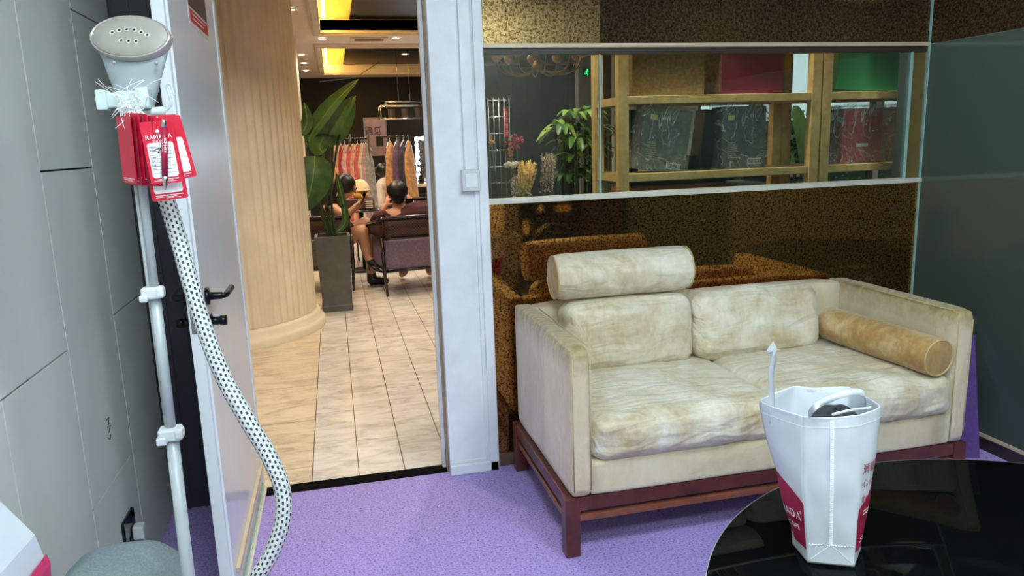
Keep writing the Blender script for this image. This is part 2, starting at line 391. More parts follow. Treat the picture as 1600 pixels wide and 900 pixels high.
# front wall: slate panel behind the open door, header, white column, mirrors
struct(MB().box(RX0-.02, -.455, 2.985, 3.06, 0, RH).box(-.665, -.655, 2.975, 2.986, 0, 2.4).box(-.60, -.595, 2.978, 2.986, 0, 2.4).build('wall_front', 'slate'))
struct(MB().box(-.455, .6, 2.985, 3.09, 2.22, RH).build('wall_front.001', 'white'))
struct(MB().box(-.455, -.39, 3.06, 3.12, 0, 2.22).box(-.4, -.385, 3.075, 3.12, 0, 2.22).build('trim_2', 'white', bev=.003))   # hinge jamb
c = MB().box(.392, .603, 2.975, 3.0, 0, RH)
c.box(.392, .575, 2.962, 2.976, .02, RH, 0, bev=.003).box(.548, .560, 2.955, 2.965, .05, RH, 0, bev=.002).box(.566, .606, 2.952, 2.976, 0, RH, 0, bev=.004)
c.box(.392, .606, 2.952, 2.976, 0, .045, 0, bev=.004).box(.392, .57, 2.958, 2.97, .05, .062, 0, bev=.002)
struct(c.build('trim_3', 'white'))
j = MB().box(.384, .40, 3.0, 3.13, 0, RH, 0).box(.37, .386, 3.045, 3.075, 0, 2.22, 1, bev=.003).box(.376, .3835, 3.09, 3.13, 0, RH, 0, bev=.002).box(.392, .606, 3.0, 3.09, 0, RH, 1)
struct(j.build('trim_4', [mat('jamb_bronze', (150, 128, 104), .4, vary=.1), 'white']))
# light switch and its conduit on the white column
swl = thing('light_switch', 'square white rocker switch box on the white door column', 'light switch', (.531, 2.953, 1.22))
MB().rbox(.494, .568, 2.925, 2.962, 1.213, 1.297, .004).build('box', 'whiteplastic', swl)
MB().rbox(.506, .556, 2.920, 2.927, 1.228, 1.282, .003).build('rocker', 'white', swl)
tag(MB().rbox(.510, .556, 2.944, 2.963, 1.297, RH, .003).build('cable_conduit', 'white'), 'flat white cable conduit running up the column above the switch', 'conduit')
# mirror wall
mirror_joints = [.606, 1.105, 1.647, 1.985, RX1]
mirror_low = [.606, 1.103, 1.647, 2.05, RX1]
ML = thing('wall_front', None, None, (1.65, 3, 0), kind='structure'); ML.name = 'wall_front_mirror'
MB().box(.606, RX1, 3.006, 3.08, 0, 1.155).box(.606, RX1, 3.006, 3.08, 1.785, RH).build('backing', 'black', ML)
for a, b in zip(mirror_low[:-1], mirror_low[1:]):
    MB().box(a+.0008, b-.0008, 3.0, 3.006, .055, 1.157).build('mirror_panel', 'mirror', ML)
for i, (a, b) in enumerate(zip(mirror_joints[:-1], mirror_joints[1:])):
    MB().box(a+.0008, b-.0008, 3.0, 3.006, 1.785, RH).build('mirror_panel', 'mirrorbright' if i == 0 else 'mirrorup', ML)
struct(MB().box(.606, RX1, 2.985, 3.01, 0, .055, 0, bev=.003).build('baseboard_front', mat('brown_skirting', (96, 76, 62), .4)))
win = thing('window_1', None, None, (1.65, 3, 1.15), kind='structure')
MB().box(.606, RX1, 2.988, 3.05, 1.768, 1.785, 0, bev=.002).build('window_frame', 'alu', win)
MB().box(.606, RX1, 3.0, 3.05, 1.745, 1.768).build('glazing_channel', mat('dark_bronze', (52, 44, 38), .4), win)
MB().box(.606, RX1, 2.98, 3.06, 1.150, 1.170, 0, bev=.002).build('window_sill', 'alul', win)
for a, b in ((.61, 1.105), (1.108, 2.617)):
    MB().box(a, b, 3.012, 3.016, 1.17, 1.745).build('glass_pane', 'pane', win)
MB().box(1.104, 1.109, 3.008, 3.02, 1.17, 1.745).box(2.617, 2.622, 2.998, 3.02, 1.17, 1.745).build('glass_joint', 'paneedge', win)
MB().box(2.622, 2.70, 3.012, 3.018, 1.17, 1.745).build('side_strip', mat('bronze_strip', (112, 96, 54), .25, .2), win)
# right wall: frosted glass partition, dark room beyond
gw = thing('wall_right', None, None, (2.7, 1, 0), kind='structure')
for a, b in ((1.55, 2.995), (.1, 1.545), (-1.25, .095)):
    MB().box(2.70, 2.708, a, b, .07, 1.775).build('frosted_pane', 'frost', gw)
    MB().box(2.70, 2.708, a, b, 1.777, RH).build('upper_pane', 'mirrorup', gw)  # mottled bronze paints the mirror wall's reflection onto this clear pane
MB().box(2.694, 2.712, -1.25, 3.0, .055, .07).build('bottom_rail', 'alu', gw)
MB().box(2.696, 2.72, 2.988, 2.999, .07, RH).build('corner_edge', 'paneedge', gw)
struct(MB().box(2.69, 2.75, -1.25, 3.0, 0, .055).build('baseboard_right', mat('dark_plinth', (44, 36, 44), .5)))
sr = mat('side_room_dark', (58, 64, 62), .7); sg = mat('side_room_green', (36, 72, 48), .7)
struct(MB().box(5.0, 5.1, -1.5, 3.2, 0, 3).box(2.72, 5.1, 3.09, 3.2, 0, 3).box(2.72, 5.1, -1.6, -1.5, 0, 3).build('wall_side_room', sr))
struct(MB().box(2.76, 5.1, -1.6, 3.09, -.1, 0).build('floor_side_room', mat('side_room_floor', (30, 44, 38), .5)))
struct(MB().box(2.81, 5.1, -1.6, 3.2, 2.9, 3.0).build('ceiling_side_room', sr))
tag(MB().rbox(3.3, 4.6, 1.2, 2.9, .03, .5, .05).build('green_glow_block', sg), 'dark green low block added behind the frosted glass for its green glow', 'block')  # invented low shape that gives the lower panes a green glow
# ------------------------------------------------------------------ open white door
LX0, LX1, DY0, DY1 = -.428, -.390, 2.175, 3.07
dr = thing('door_1', None, None, (-.41, 3.07, 0), kind='structure')
d = MB().rbox(LX0, LX1, DY0+.028, DY1, .035, 2.2, .003).box(LX0+.002, LX1-.004, DY0, DY0+.03, .035, 2.2, 0, bev=.002)
d.rbox(LX1-.006, LX1+.002, DY0+.025, DY0+.034, .035, 2.2, .001)
d.build('door_leaf', 'door', dr)
MB().box(LX0-.002, LX1+.003, DY0+.06, DY1-.03, .035, .047).box(LX1, LX1+.014, DY0+.07, DY1+.02, .112, .128, 0, bev=.002).build('bottom_seal', 'alu', dr)
MB().box(LX0+.008, LX1-.008, DY0-.0015, DY0+.001, .90, 1.12).build('lock_plate', 'chrome', dr)
hn = MB(); hx = LX1; hy, hz = at(322, 463, 0, LX1)[1:]
def lever(sx, x0):
    m = MB(); m.lathe([(0, 0), (.026, 0), (.026, .009*sx), (.012, .012*sx), (.011, .045*sx)], (x0, hy, hz), 24, axis='x')
    m.tube([(x0+.035*sx, hy, hz), (x0+.048*sx, hy, hz), (x0+.054*sx, hy+.012, hz), (x0+.055*sx, hy+.03, hz), (x0+.055*sx, hy+.125, hz)], .0095, 12)
    return m
lever(1, LX1).build('door_handle', 'blackmet', dr); lever(-1, LX0).build('door_handle', 'blackmet', dr)
for s, x0 in ((1, LX1), (-1, LX0)):
    MB().lathe([(0, 0), (.025, 0), (.025, .009*s), (.013, .012*s), (.012, .03*s), (.015, .032*s), (.015, .05*s), (0, .05*s)], (x0, hy, hz-.075), 20, axis='x').build('lock_cylinder', 'blackmet', dr)
struct(MB().box(-.402, -.372, 2.2, 3.07, 0, .012, 0, bev=.002).box(-.392, -.382, 2.2, 3.07, .012, .03, 1).build('trim_5', ['alul', 'paneedge']))
# poster on the door
po = thing('poster', 'dark poster with a red band taped on the white door', 'poster', (-.389, 2.7, 1.8))
def pw(u, v):  # u along the door, v height
    return V((LX1+.002, 2.527+u*.38, 1.79+v*.5))
mp = MB(); mp.box(LX1, LX1+.0015, 2.522, 2.885, 1.785, 2.12); mp.build('sheet', mat('poster_paper', (232, 214, 214), .5), po)
MB().box(LX1+.0015, LX1+.0025, 2.53, 2.88, 1.842, 2.11).build('picture', mat('poster_dark', (52, 52, 66), .4, vary=.4, vscale=14), po)
MB().box(LX1+.0015, LX1+.0025, 2.54, 2.88, 1.797, 1.834).build('red_band', mat('poster_red', (196, 34, 44), .4, vary=.1), po)
tx = MB(); text_on(tx, '满载', .045, lambda x, y: V((LX1+.0029, 2.72+x, 1.90+y)), 0); text_on(tx, 'it\'s in', .02, lambda x, y: V((LX1+.0029, 2.72+x, 1.87+y)), 0)
tx2 = MB(); tx2.box(LX1+.0025, LX1+.003, 2.58, 2.82, 1.822, 1.825).box(LX1+.0025, LX1+.003, 2.58, 2.78, 1.808, 1.811); tx2.build('small_print', 'whitetxt', po)
# wall socket with plug
so = thing('wall_socket', 'black square wall socket low on the grey panelled wall', 'socket', (RX0, 2.39, .18))
MB().rbox(RX0, RX0+.01, 2.325, 2.445, .185, .285, .003).build('face_plate', 'blackgloss', so)
MB().box(RX0+.0095, RX0+.0115, 2.365, 2.372, .205, .22).box(RX0+.0095, RX0+.0115, 2.38, 2.387, .205, .22).build('sockets', 'black', so)
pg = thing('power_plug', 'white power plug in the black wall socket', 'plug', (RX0+.03, 2.4, .2))
MB().rbox(RX0+.0115, RX0+.045, 2.385, 2.425, .195, .24, .006).build('plug_body', 'whiteplastic', pg)
MB().tube(smoothpath([(RX0+.035, 2.41, .197), (RX0+.04, 2.42, .12), (RX0+.05, 2.38, .03), (RX0+.12, 2.2, .008), (-.42, 1.85, .008)]), .004, 8).build('cord', 'whiteplastic', pg)
# ------------------------------------------------------------------ ceiling lamps of the room (light that the place has)
for i, (x, y) in enumerate(((.1, .55), (1.45, .75), (.1, -.65), (1.45, -.65))):
    t = thing('ceiling_light', 'square recessed led panel in the room ceiling', 'ceiling light', (x, y, RH-.03), 'recessed led panels')
    MB().box(x-.3, x+.3, y-.3, y+.3, RH-.02, RH-.001).build('frame', 'alu', t)
    MB().box(x-.28, x+.28, y-.28, y+.28, RH-.024, RH-.02).build('diffuser', emis('led_panel', (224, 243, 249), 37), t)

t = thing('ceiling_light', 'unseen long lamp added in the dim side room to brighten the frosted glass', 'ceiling light', (3.2, 1.8, 2.86))
MB().box(3.1, 3.3, .9, 2.9, 2.87, 2.898).build('diffuser', emis('added_side_lamp', (226, 244, 240), 90), t)  # unseen lamp added to brighten the top of the frosted panes
# ================================================================== SOFA
SX0, SX1, SY0, SY1 = .692, 2.272, 2.2, 2.965
sf = thing('sofa', 'champagne velvet two-seat sofa on a dark red wooden frame', 'sofa', ((SX0+SX1)/2, 2.58, 0))
ZB, ZA = .215, .735
def armfn(u, p):
    return p
def arm(x0, x1, side):
    m = puff(x0, x1, SY0, SY1, ZB, ZA, .022, 16, (.004, .003, .004), .0022, 3+side)
    mi = []
    for f in m.f:
        c = sum((m.v[i] for i in f), V((0, 0, 0)))/len(f)
        top = c.z > ZA-.014 or (c.y < SY0+.03 and c.z > .62)
        mi.append(1)
    m.mi = mi
    return m
arm(SX0, SX0+.078, 0).build('arm', ['velvetframe', 'velvetarm'], sf)
arm(SX1-.078, SX1, 5).build('arm', ['velvetframe', 'velvetarm'], sf)
puff(SX0+.07, SX1-.07, SY1-.11, SY1, ZB, ZA, .025, 14, (0, .004, .006), .002, 9).build('backrest', 'velvetframe', sf)
puff(SX0+.07, SX1-.07, SY0+.002, SY1-.1, ZB, .34, .012, 12, (0, .003, 0), .0015, 2).build('seat_base', 'velvetframe', sf)
XM = 1.475
def seatwr(k):
    def fn(u, p):
        # diagonal pulls towards the front edge
        if u.z > -.5:
            g = max(0, -u.y)*.5+.5
            p = p + V((0, 0, .004*g*math.sin((u.x*1.2+u.y*.9)*9+1.5*math.sin(u.y*3+k)) * (1-abs(u.x)**4)))
        if u.y < -.9: p = p + V((0, -.005*abs(math.sin(u.x*8-u.z*2.2+k)), 0))
        return p
    return fn
def seam_loop(x0, x1, y0, y1, z, r):
    pts = []
    for cx, cy_, a0 in ((x1-r, y1-r, 0), (x0+r, y1-r, 90), (x0+r, y0+r, 180), (x1-r, y0+r, 270)):
        for k in range(5):
            a = math.radians(a0+k*22.5); pts.append((cx+r*math.cos(a), cy_+r*math.sin(a), z))
    return pts
for k, (a, b) in enumerate(((SX0+.079, XM-.004), (XM+.004, SX1-.08))):
    cu = puff(a, b, SY0-.018, SY1-.14, .335, .492, .045, 26, (.004, .012, .02), .0045, 20+k, seatwr(k)).build('seat_cushion', 'velvet', sf)
# back cushions
def tilt(m, piv, ang):
    R = Matrix.Translation(V(piv)) @ Matrix.Rotation(ang, 4, 'X') @ Matrix.Translation(-V(piv)); m.xf(R); return m
for k, (a, b) in enumerate(((.842, 1.385), (1.40, 1.975))):
    m = puff(a, b, 2.655, 2.815, .49, .775, .055, 24, (.006, .02, .012), .0055, 31+k)
    tilt(m, (0, 2.66, .49), math.radians(-8)); m.build('back_cushion', 'velvet', sf)
# wooden frame
def leg(x, y): return MB().rbox(x, x+.052, y, y+.052, 0, ZB-.001, .003)
for x in (SX0-.02, SX1-.04):
    for y in (SY0, SY1-.055): leg(x, y).build('leg', 'woodred', sf)
f = MB()
for z0, z1, mm in ((.165, .214, 0),):
    f.box(SX0+.03, SX1-.04, SY0+.006, SY0+.03, z0, z1, 0, bev=.002).box(SX0+.03, SX1-.04, SY1-.03, SY1-.008, z0, z1, 0, bev=.002)
    f.box(SX0-.014, SX0+.012, SY0+.05, SY1-.05, z0, z1, 0, bev=.002).box(SX1-.02, SX1+.006, SY0+.05, SY1-.05, z0, z1, 0, bev=.002)
f.build('frame', 'woodred', sf)
g = MB().box(SX0+.03, SX1-.04, SY0+.004, SY0+.032, .128, .150, 0, bev=.002)
g.box(SX0-.012, SX0+.010, SY0+.05, SY1-.05, .120, .142, 0, bev=.002).box(SX1-.02, SX1+.004, SY0+.05, SY1-.05, .12, .142, 0, bev=.002)
g.build('stretcher', 'woodred2', sf)
# stitched seams on the arm fronts
st = MB()
for x in (SX0+.012, SX0+.072, SX1-.072, SX1-.012):
    MB().tube([(x, SY0-.001, .24), (x, SY0-.002, .70)], .0018, 6).build('seam', 'piping', sf)
for x in (SX0+.076, SX1-.076): MB().tube([(x, SY0+.03, ZA-.001), (x, SY1-.13, ZA-.001)], .0018, 6).build('seam', 'piping', sf)
# bolsters
def bolster(name, label, c, ax, L, R, seed, mats):
    t = thing(name, label, 'bolster cushion', (c[0], c[1], c[2]-R))
    c = V(c); ax = V(ax).normalized(); b1 = ax.cross(V((0, 0, 1))).normalized(); b2 = b1.cross(ax)
    m = MB(); n = 44; prof = []
    NS = 40
    for j in range(NS+1):
        s = j/NS; x = (s-.5)*L; e = min(s, 1-s)*L
        prof.append((x, R*(1-.10*math.exp(-e/.012))*(1+.02*math.sin(PI*s))))
    vs = []
    for x, r in prof:
        for k in range(n):
            a = 2*PI*k/n; q = V((x*7+seed, math.cos(a)*1.4, math.sin(a)*1.4)); rr = r*(1+.018*noise.noise(q)+.012*noise.noise(q*3))
            rr += .0009*math.sin(a*22)*math.exp(-min(x+L/2, L/2-x)/.03)
            vs.append(c+ax*x+(b1*math.cos(a)+b2*math.sin(a)*.97)*rr)
    m.add(vs, [(j*n+k, j*n+(k+1) % n, (j+1)*n+(k+1) % n, (j+1)*n+k) for j in range(NS) for k in range(n)], 0, True)
    m.build('cover', mats[0], t)
    for s in (-1, 1):
        cc = c+ax*(s*L/2); r = R*.90
        e = MB(); rings = [(0, .008), (r*.4, .007), (r*.8, .003), (r, -.001)]
        vs = []; 
        for rr, h in rings[1:]:
            vs += [cc+ax*s*h+(b1*math.cos(2*PI*k/32)+b2*math.sin(2*PI*k/32))*rr for k in range(32)]
        vs.append(cc+ax*s*.008); fs = [(i*32+k, i*32+(k+1) % 32, (i+1)*32+(k+1) % 32, (i+1)*32+k) for i in range(2) for k in range(32)]
        fs += [(96, k, (k+1) % 32) for k in range(32)]
        e.add(vs, fs, 0, True); e.build('end_cap', mats[1], t)
        MB().tube([cc+(b1*math.cos(2*PI*k/40)+b2*math.sin(2*PI*k/40))*(r+.001) for k in range(40)], .0034, 8, closed=True).build('piping', 'piping', t)
    return t
bolster('bolster_cushion', 'champagne velvet bolster lying on top of the left back cushion of the sofa', (1.10, 2.775, .868), (1, -.02, .006), .565, .094, 1, ('velvet', 'velvetcap'))
bolster('bolster_cushion', 'golden velvet bolster lying on the seat against the right sofa arm', (2.088, 2.47, .572), (.10, -1, -.015), .56, .074, 5, ('velvetgold', 'velvetcap'))
# ================================================================== purple board leaning by the sofa
pb = MB(); a = at(1531, 717, 2, .012); 
pts = [V((2.40, 2.52, .0)), V((2.608, 2.44, .0)), V((2.69, 2.60, .50)), V((2.60, 2.64, .5))]
nrm = (pts[1]-pts[0]).cross(pts[3]-pts[0]).normalized()*.012
pb.add([p for p in pts]+[p+nrm*-1 for p in pts], [(0, 1, 2, 3), (7, 6, 5, 4), (0, 4, 5, 1), (1, 5, 6, 2), (2, 6, 7, 3), (3, 7, 4, 0)])
tag(pb.build('felt_board', mat('purple_felt', (88, 62, 126), .9, bump=.3, bscale=200, vary=.08, vscale=60)), 'purple felt board leaning between the right sofa arm and the frosted glass', 'board')
# ================================================================== black glass table
def m_tg():
    k = N('black_table_glass'); k.n.remove(k.b); d = k.add('ShaderNodeBsdfDiffuse'); d.inputs[0].default_value = (.0022, .0028, .003, 1)
    g = k.add('ShaderNodeBsdfGlossy'); g.inputs['Roughness'].default_value = .015; m = k.add('ShaderNodeMixShader'); m.inputs[0].default_value = .03
    k.link(d.outputs[0], m.inputs[1]); k.link(g.outputs[0], m.inputs[2]); k.link(m.outputs[0], k.out.inputs[0]); return k.m
M['tableglass'] = m_tg()
TZ = .45; TC = V((1.417, .912, 0)); TR = .812
tb = thing('coffee_table', 'round black glass coffee table with a white edge under the shopping bag', 'table', (TC.x, TC.y, 0))
MB().lathe([(0, TZ), (TR-.004, TZ), (TR-.001, TZ-.002), (TR-.001, TZ-.008), (0, TZ-.008)], (TC.x, TC.y, 0), 128).build('glass_top', 'tableglass', tb)
MB().lathe([(0, TZ-.009), (TR-.004, TZ-.009), (TR-.004, TZ-.045), (0, TZ-.045)], (TC.x, TC.y, 0), 128).build('tabletop', mat('white_rim', (216, 214, 218), .35), tb)
MB().lathe([(TR-.001, TZ), (TR+.0008, TZ-.001), (TR+.0008, TZ-.004), (TR-.001, TZ-.005)], (TC.x, TC.y, 0), 128).build('glass_edge', mat('edge_light', (210, 216, 214), .2), tb)
MB().lathe([(0, TZ-.046), (.12, TZ-.046), (.10, TZ-.06), (.08, .06), (.3, .03), (.34, .01), (.34, 0), (0, 0)], (TC.x, TC.y, 0), 48).build('pedestal', 'chrome', tb)
# ================================================================== shopping bag on the table
bg = thing('shopping_bag', 'white and maroon non-woven shopping bag standing on the black table', 'shopping bag', (1.02, 1.4, TZ))
ZR = .80
rimpx = [(1254, 650), (1186, 626), (1239, 603), (1271, 606), (1325, 604), (1376, 634), (1343, 648), (1300, 652)]
zr = [.80, .805, .81, .806, .81, .805, .80, .797]
rim = [at(x, y, 2, z) for (x, y), z in zip(rimpx, zr)]
NLb, NRb = at(1262, 879, 2, TZ+.002), at(1335, 886, 2, TZ+.002)
FLb, FRb = at(1238, 850, 2, TZ+.002), at(1345, 858, 2, TZ+.002)
base = [NLb, (NLb+FLb)/2, FLb, (FLb+FRb)/2, FRb, (NRb+FRb)/2, NRb, (NLb+NRb)/2]
def loop_pt(pts, q):        # q in [0,8)
    i = int(q) % 8; t = q-int(q); a, b = pts[i], pts[(i+1) % 8]
    return a*(1-t)+b*t
def loop_sm(pts, q):
    i = int(q) % 8; t = q-int(q); p0, p1, p2, p3 = pts[i-1], pts[i], pts[(i+1) % 8], pts[(i+2) % 8]
    return .5*((2*p1)+(p2-p0)*t+(2*p0-5*p1+4*p2-p3)*t*t+(3*p1-p0-3*p2+p3)*t**3)
def bags(q, t, off=0):
    q = q % 8
    a = loop_pt(base, q); b = loop_pt(rim, q)*.55+loop_sm(rim, q)*.45
    s = t**.92
    p = a.lerp(b, s); cen = (base[0]+base[4])/2*(1-s)+sum(rim, V())/8*s
    out = (p-cen); out.z = 0; out.normalize()
    fold = min(abs(q-round(q/2)*2), 1)
    p = p+out*(.006*math.sin(PI*t)*1 + .0035*noise.noise(V((q*1.6, t*5, 1)))*(1 if .02 < t < .98 else 0) + off)
    return p
def redtop(q):
    if q < 2: return .37+.16*(q/1.0)**.8
    if 4 <= q <= 6: return .355+.12*((6-q)/1.0)**1.2
    return 0
def bmi(u, v):
    q = u*8
    if (q < 2 or 4 <= q <= 6) and .075 < v < redtop(q): return 1
    return 0
bagm = MB().grid(lambda u, v: bags(u*8, v), 96, 100)
o = bagm.build('bag_body', ['bagwhite', 'bagred'], bg, solid=.0012, off=-1)
for qa, qb in ((.015, 1.99), (4.01, 5.985)):
    MB().grid(lambda u, v: bags(qa+(qb-qa)*u, .075+v*(redtop(qa+(qb-qa)*u)-.075), .0009), 48, 30).build('maroon_band', 'bagred', bg)
MB().add([p.lerp(sum(base, V())/8, .06)+V((0, 0, .002)) for p in base], [tuple(range(8))]).build('bag_bottom', 'bagwhite', bg)
# hem, centre seam and the Y-shaped bottom folds
sm = MB()
sm.grid(lambda u, v: bags(u*8, .925+.006*v, .0012), 96, 1)
sm.grid(lambda u, v: bags(6.93+.14*u, .11+.87*v, .0014), 2, 60)
for a0, b0, a1, b1 in ((6.08, .115, 7.92, .115), (7.0, .115, 6.15, .02), (7.0, .115, 7.85, .02)):
    n = 16
    for k in range(n):
        t0, t1 = k/n, (k+.55)/n
        sm.tube([bags(a0+(a1-a0)*t0, b0+(b1-b0)*t0, .0015), bags(a0+(a1-a0)*t1, b0+(b1-b0)*t1, .0015)], .0011, 5)
for k in range(64):
    t = .125+.85*k/64
    sm.tube([bags(6.955, t, .0022), bags(7.045, t, .0022)], .0008, 5)
sm.build('seam', mat('bag_seam', (232, 236, 240), .55), bg)
tri = MB().add([bags(7.0, .115, .002), bags(6.15, .01, .004), bags(7.85, .01, .004)], [(0, 1, 2)]); tri.build('gusset_fold', 'bagwhite', bg)
tw = MB()
Lw = .17
def leftface(x, y): return bags(max(0.02, min(1.98, (-x)/Lw*2)), y/.35, .0012)
def lettering(nm_, mm, *a, **k): q = MB(); text_on(q, *a, **k); return q.build(nm_, mm, bg)
lettering('white_lettering', 'whitetxt', 'RAMADA', .027, lambda x, y: leftface(x-.075, y+.088), 0, space=1.1)
lettering('white_lettering', 'whitetxt', 'ENCORE', .017, lambda x, y: leftface(x-.066, y+.062), 0, space=1.2)
lettering('white_lettering', 'whitetxt', '®', .010, lambda x, y: leftface(x-.015, y+.104), 0)
def rightface(x, y): return bags(max(4.02, min(5.98, 5.97-x/Lw*2)), y/.35, .0012)
for k, l in enumerate((.112, .104, .05, .042)): tw.add([rightface(.030+.06*a, l+.003*b) for b in (0, 1) for a in (0, .25, .5, .75, 1)], [(i, i+1, i+6, i+5) for i in range(4)])
tw.build('small_print', 'whitetxt', bg)
lettering('maroon_lettering', 'maroontxt', '满载而归', .028, lambda x, y: rightface(x+.012, y+.205), 0, center=False)
lettering('maroon_lettering', 'maroontxt', "it's in", .026, lambda x, y: rightface(x+.012, y+.172), 0, center=False)
lettering('maroon_lettering', 'maroontxt', 'the bag', .026, lambda x, y: rightface(x+.012, y+.138), 0, center=False)
# handles
def strap(pts, wd, name='handle'):
    pts = smoothpath(pts, 6); m = MB(); vs = []
    for i, (p, w_) in enumerate(zip(pts, [wd]*len(pts))):
        vs += [p-V(w_)/2, p+V(w_)/2]
    m.add(vs, [(2*i, 2*i+1, 2*i+3, 2*i+2) for i in range(len(pts)-1)], 0, True); return m.build(name, 'bagwhite', bg, solid=.0015, off=0)
hl0 = at(1207, 660, 1, 1.40)
strap([hl0, at(1206, 620, 1, 1.40), at(1205, 585, 1, 1.39), at(1209, 560, 1, 1.385), at(1206, 548, 1, 1.38)], (.016, .004, 0))
m = MB(); m.add([at(1198, 548, 1, 1.385), at(1208, 533, 1, 1.38), at(1215, 546, 1, 1.378), at(1207, 558, 1, 1.383)], [(0, 1, 2, 3)]); m.build('handle_tip', 'bagwhite', bg, solid=.0015, off=0)
strap([at(1264, 648, 2, .802), at(1276, 634, 2, .83), at(1300, 622, 1, 1.34), at(1330, 613, 1, 1.345), at(1350, 616, 1, 1.36), at(1352, 632, 1, 1.37)], (.004, .010, .012))
strap([at(1300, 648, 1, 1.335), at(1330, 641, 1, 1.33), at(1362, 637, 1, 1.34)], (.0, .002, .006))
# grey cloth inside
cl = MB()
cc = (rim[0]+rim[4])/2
def clo(u, v):
    a = u*2*PI; r = v*.072; return V((cc.x+.015+math.cos(a)*r*1.15, cc.y-.01+math.sin(a)*r*.8, .795-.06*v**2.4+.004*noise.noise(V((math.cos(a)*v*3, math.sin(a)*v*3, 2)))))
cl.grid(clo, 36, 12)
tag(cl.build('folded_cloth', 'charcoal', solid=.003), 'charcoal cloth bundled inside the white shopping bag', 'cloth')
# ================================================================== pouf and the bag on it, lower left
pf = puff(-.70, -.40, 1.05, 1.86, .10, .50, .12, 16, (.005, .01, .03), .006, 40)
po_ = thing('pouf', 'grey linen rounded pouf against the grey panelled wall', 'pouf', (-.55, 1.45, 0))
pf.build('cushion', 'linen', po_)
MB().rbox(-.68, -.42, 1.10, 1.80, 0, .12, .01).build('base', 'black', po_)
b2 = thing('shopping_bag', 'white and pink shopping bag cropped by the left photo edge, on the grey pouf', 'shopping bag', (-.62, 1.3, .5))
YB = 1.30
def bb(px, py, y=YB): return at(px, py, 1, y)
fr = [bb(-70, 760), bb(-5, 775), bb(56, 834), bb(70, 868), bb(76, 915), bb(74, 985), bb(-70, 985)]
dirv = V((-.01, -.16, 0))

for q in fr:
    if q.z < .56: q.z = .465
m = MB(); n = len(fr)
m.add(fr+[p+dirv for p in fr], [tuple(range(n))]+[tuple(n+i for i in range(n))[::-1]]+[(i, i+n, (i+1) % n+n, (i+1) % n) for i in range(n)])
m.build('bag_body', 'bagwhite', b2, bev=.004)
m = MB(); fo = V((.001, -.162, 0))
red = [bb(56, 905), bb(70, 866), bb(77, 880), bb(79, 985), bb(50, 985)]
for q in red:
    if q.z < .56: q.z = .466
m.add([p+V((.002, .001, 0)) for p in red]+[p+fo for p in red], [(0, 1, 2, 3, 4), (9, 8, 7, 6, 5)]+[(i, i+5, (i+1) % 5+5, (i+1) % 5) for i in range(5)])
m.build('pink_band', 'bagpink', b2)
# ================================================================== GARMENT STEAMER
HC = V((-.378, 1.700, 1.634))
stm = thing('garment_steamer', 'white upright garment steamer beside the open door', 'garment steamer', (-.375, 1.60, 0))
fn = (V((0, 0, CAMH))-HC).normalized(); fn = (fn+V((.02, 0, .55))).normalized()     # face looks forward and a little up
ex = at(267, 58, 1, 1.686)-at(140, 52, 1, 1.727); ex.normalize(); fn = (fn-ex*fn.dot(ex)).normalized(); ey = fn.cross(ex).normalized()
if ey.z < 0: ey = -ey
# ellipse plate
A, B = .0815, .049
def ell(a, k, z): return HC+ex*math.cos(a)*A*k+ey*math.sin(a)*B*k+fn*z
def disc(layers, mi=0):
    m = MB(); vs = []; n = 64
    for k, z in layers: vs += [ell(2*PI*i/n, k, z) for i in range(n)]
    fs = [(j*n+i, j*n+(i+1) % n, (j+1)*n+(i+1) % n, (j+1)*n+i) for j in range(len(layers)-1) for i in range(n)]
    fs += [tuple(i for i in range(n))[::-1], tuple((len(layers)-1)*n+i for i in range(n))]
    return m.add(vs, fs, mi, True)
disc([(.2, -.02), (.94, -.02), (1.0, -.012), (1.0, 0), (.965, .004), (.945, .001)]).build('head_rim', mat('steamer_rim', (186, 180, 176), .25, .5), stm)
disc([(.93, -.004), (.93, .0025), (.92, .0035), (.5, .004)]).build('face_plate', 'steamface', stm)
hl = MB(); hd = MB()
for a, b in [(-.47, .10), (-.30, .22), (-.10, .28), (.10, .28), (.30, .18), (.48, .06), (-.18, -.26), (.02, -.26), (.22, -.26)]:
    c = HC+ex*a*A*.92+ey*b*B+fn*.004
    hl.tube([c+(ex*math.cos(t)+ey*math.sin(t))*.0043 for t in [2*PI*i/16 for i in range(16)]], .0014, 6, closed=True)
    hl.tube([c, c+fn*.0008], .004, 14); hd.tube([c+fn*.0008+ex*.0008, c+fn*.0016+ex*.0008], .0024, 10)
hl.build('nozzle', mat('nozzle', (196, 196, 190), .35), stm); hd.build('nozzle_hole', 'black', stm)
# funnel-shaped body below and behind the plate
NB = V((-.378, 1.686, 1.487))
def cone_pt(u, v):
    a = u*2*PI; top = ell(a, .93, -.014); low = NB+V((math.cos(a)*.030, math.sin(a)*.024, 0))
    s = v**.8; p = top.lerp(low, s)
    return p
cb = MB().grid(cone_pt, 48, 24)
cb.build('head_body', mat('steamer_head_plastic', (146, 156, 160), .32, coat=.1), stm)
sc = MB()
for px, py in ((178, 98), (244, 99)):
    # screw caps on the funnel
    q = at(px, py, 1, 1.69); d_ = (V((0, 0, CAMH))-q).normalized(); bx = q+d_*.03
    MB().tube([bx-d_*.012, bx+d_*.003], .0036, 12).build('screw_cap', 'cap_grey', stm)
MB().tube([NB+V((0, 0, .004)), NB+V((0, .0, -.06)), NB+V((.004, -.01, -.11))], [.027, .024, .019], 20).build('handle', 'steam', stm)
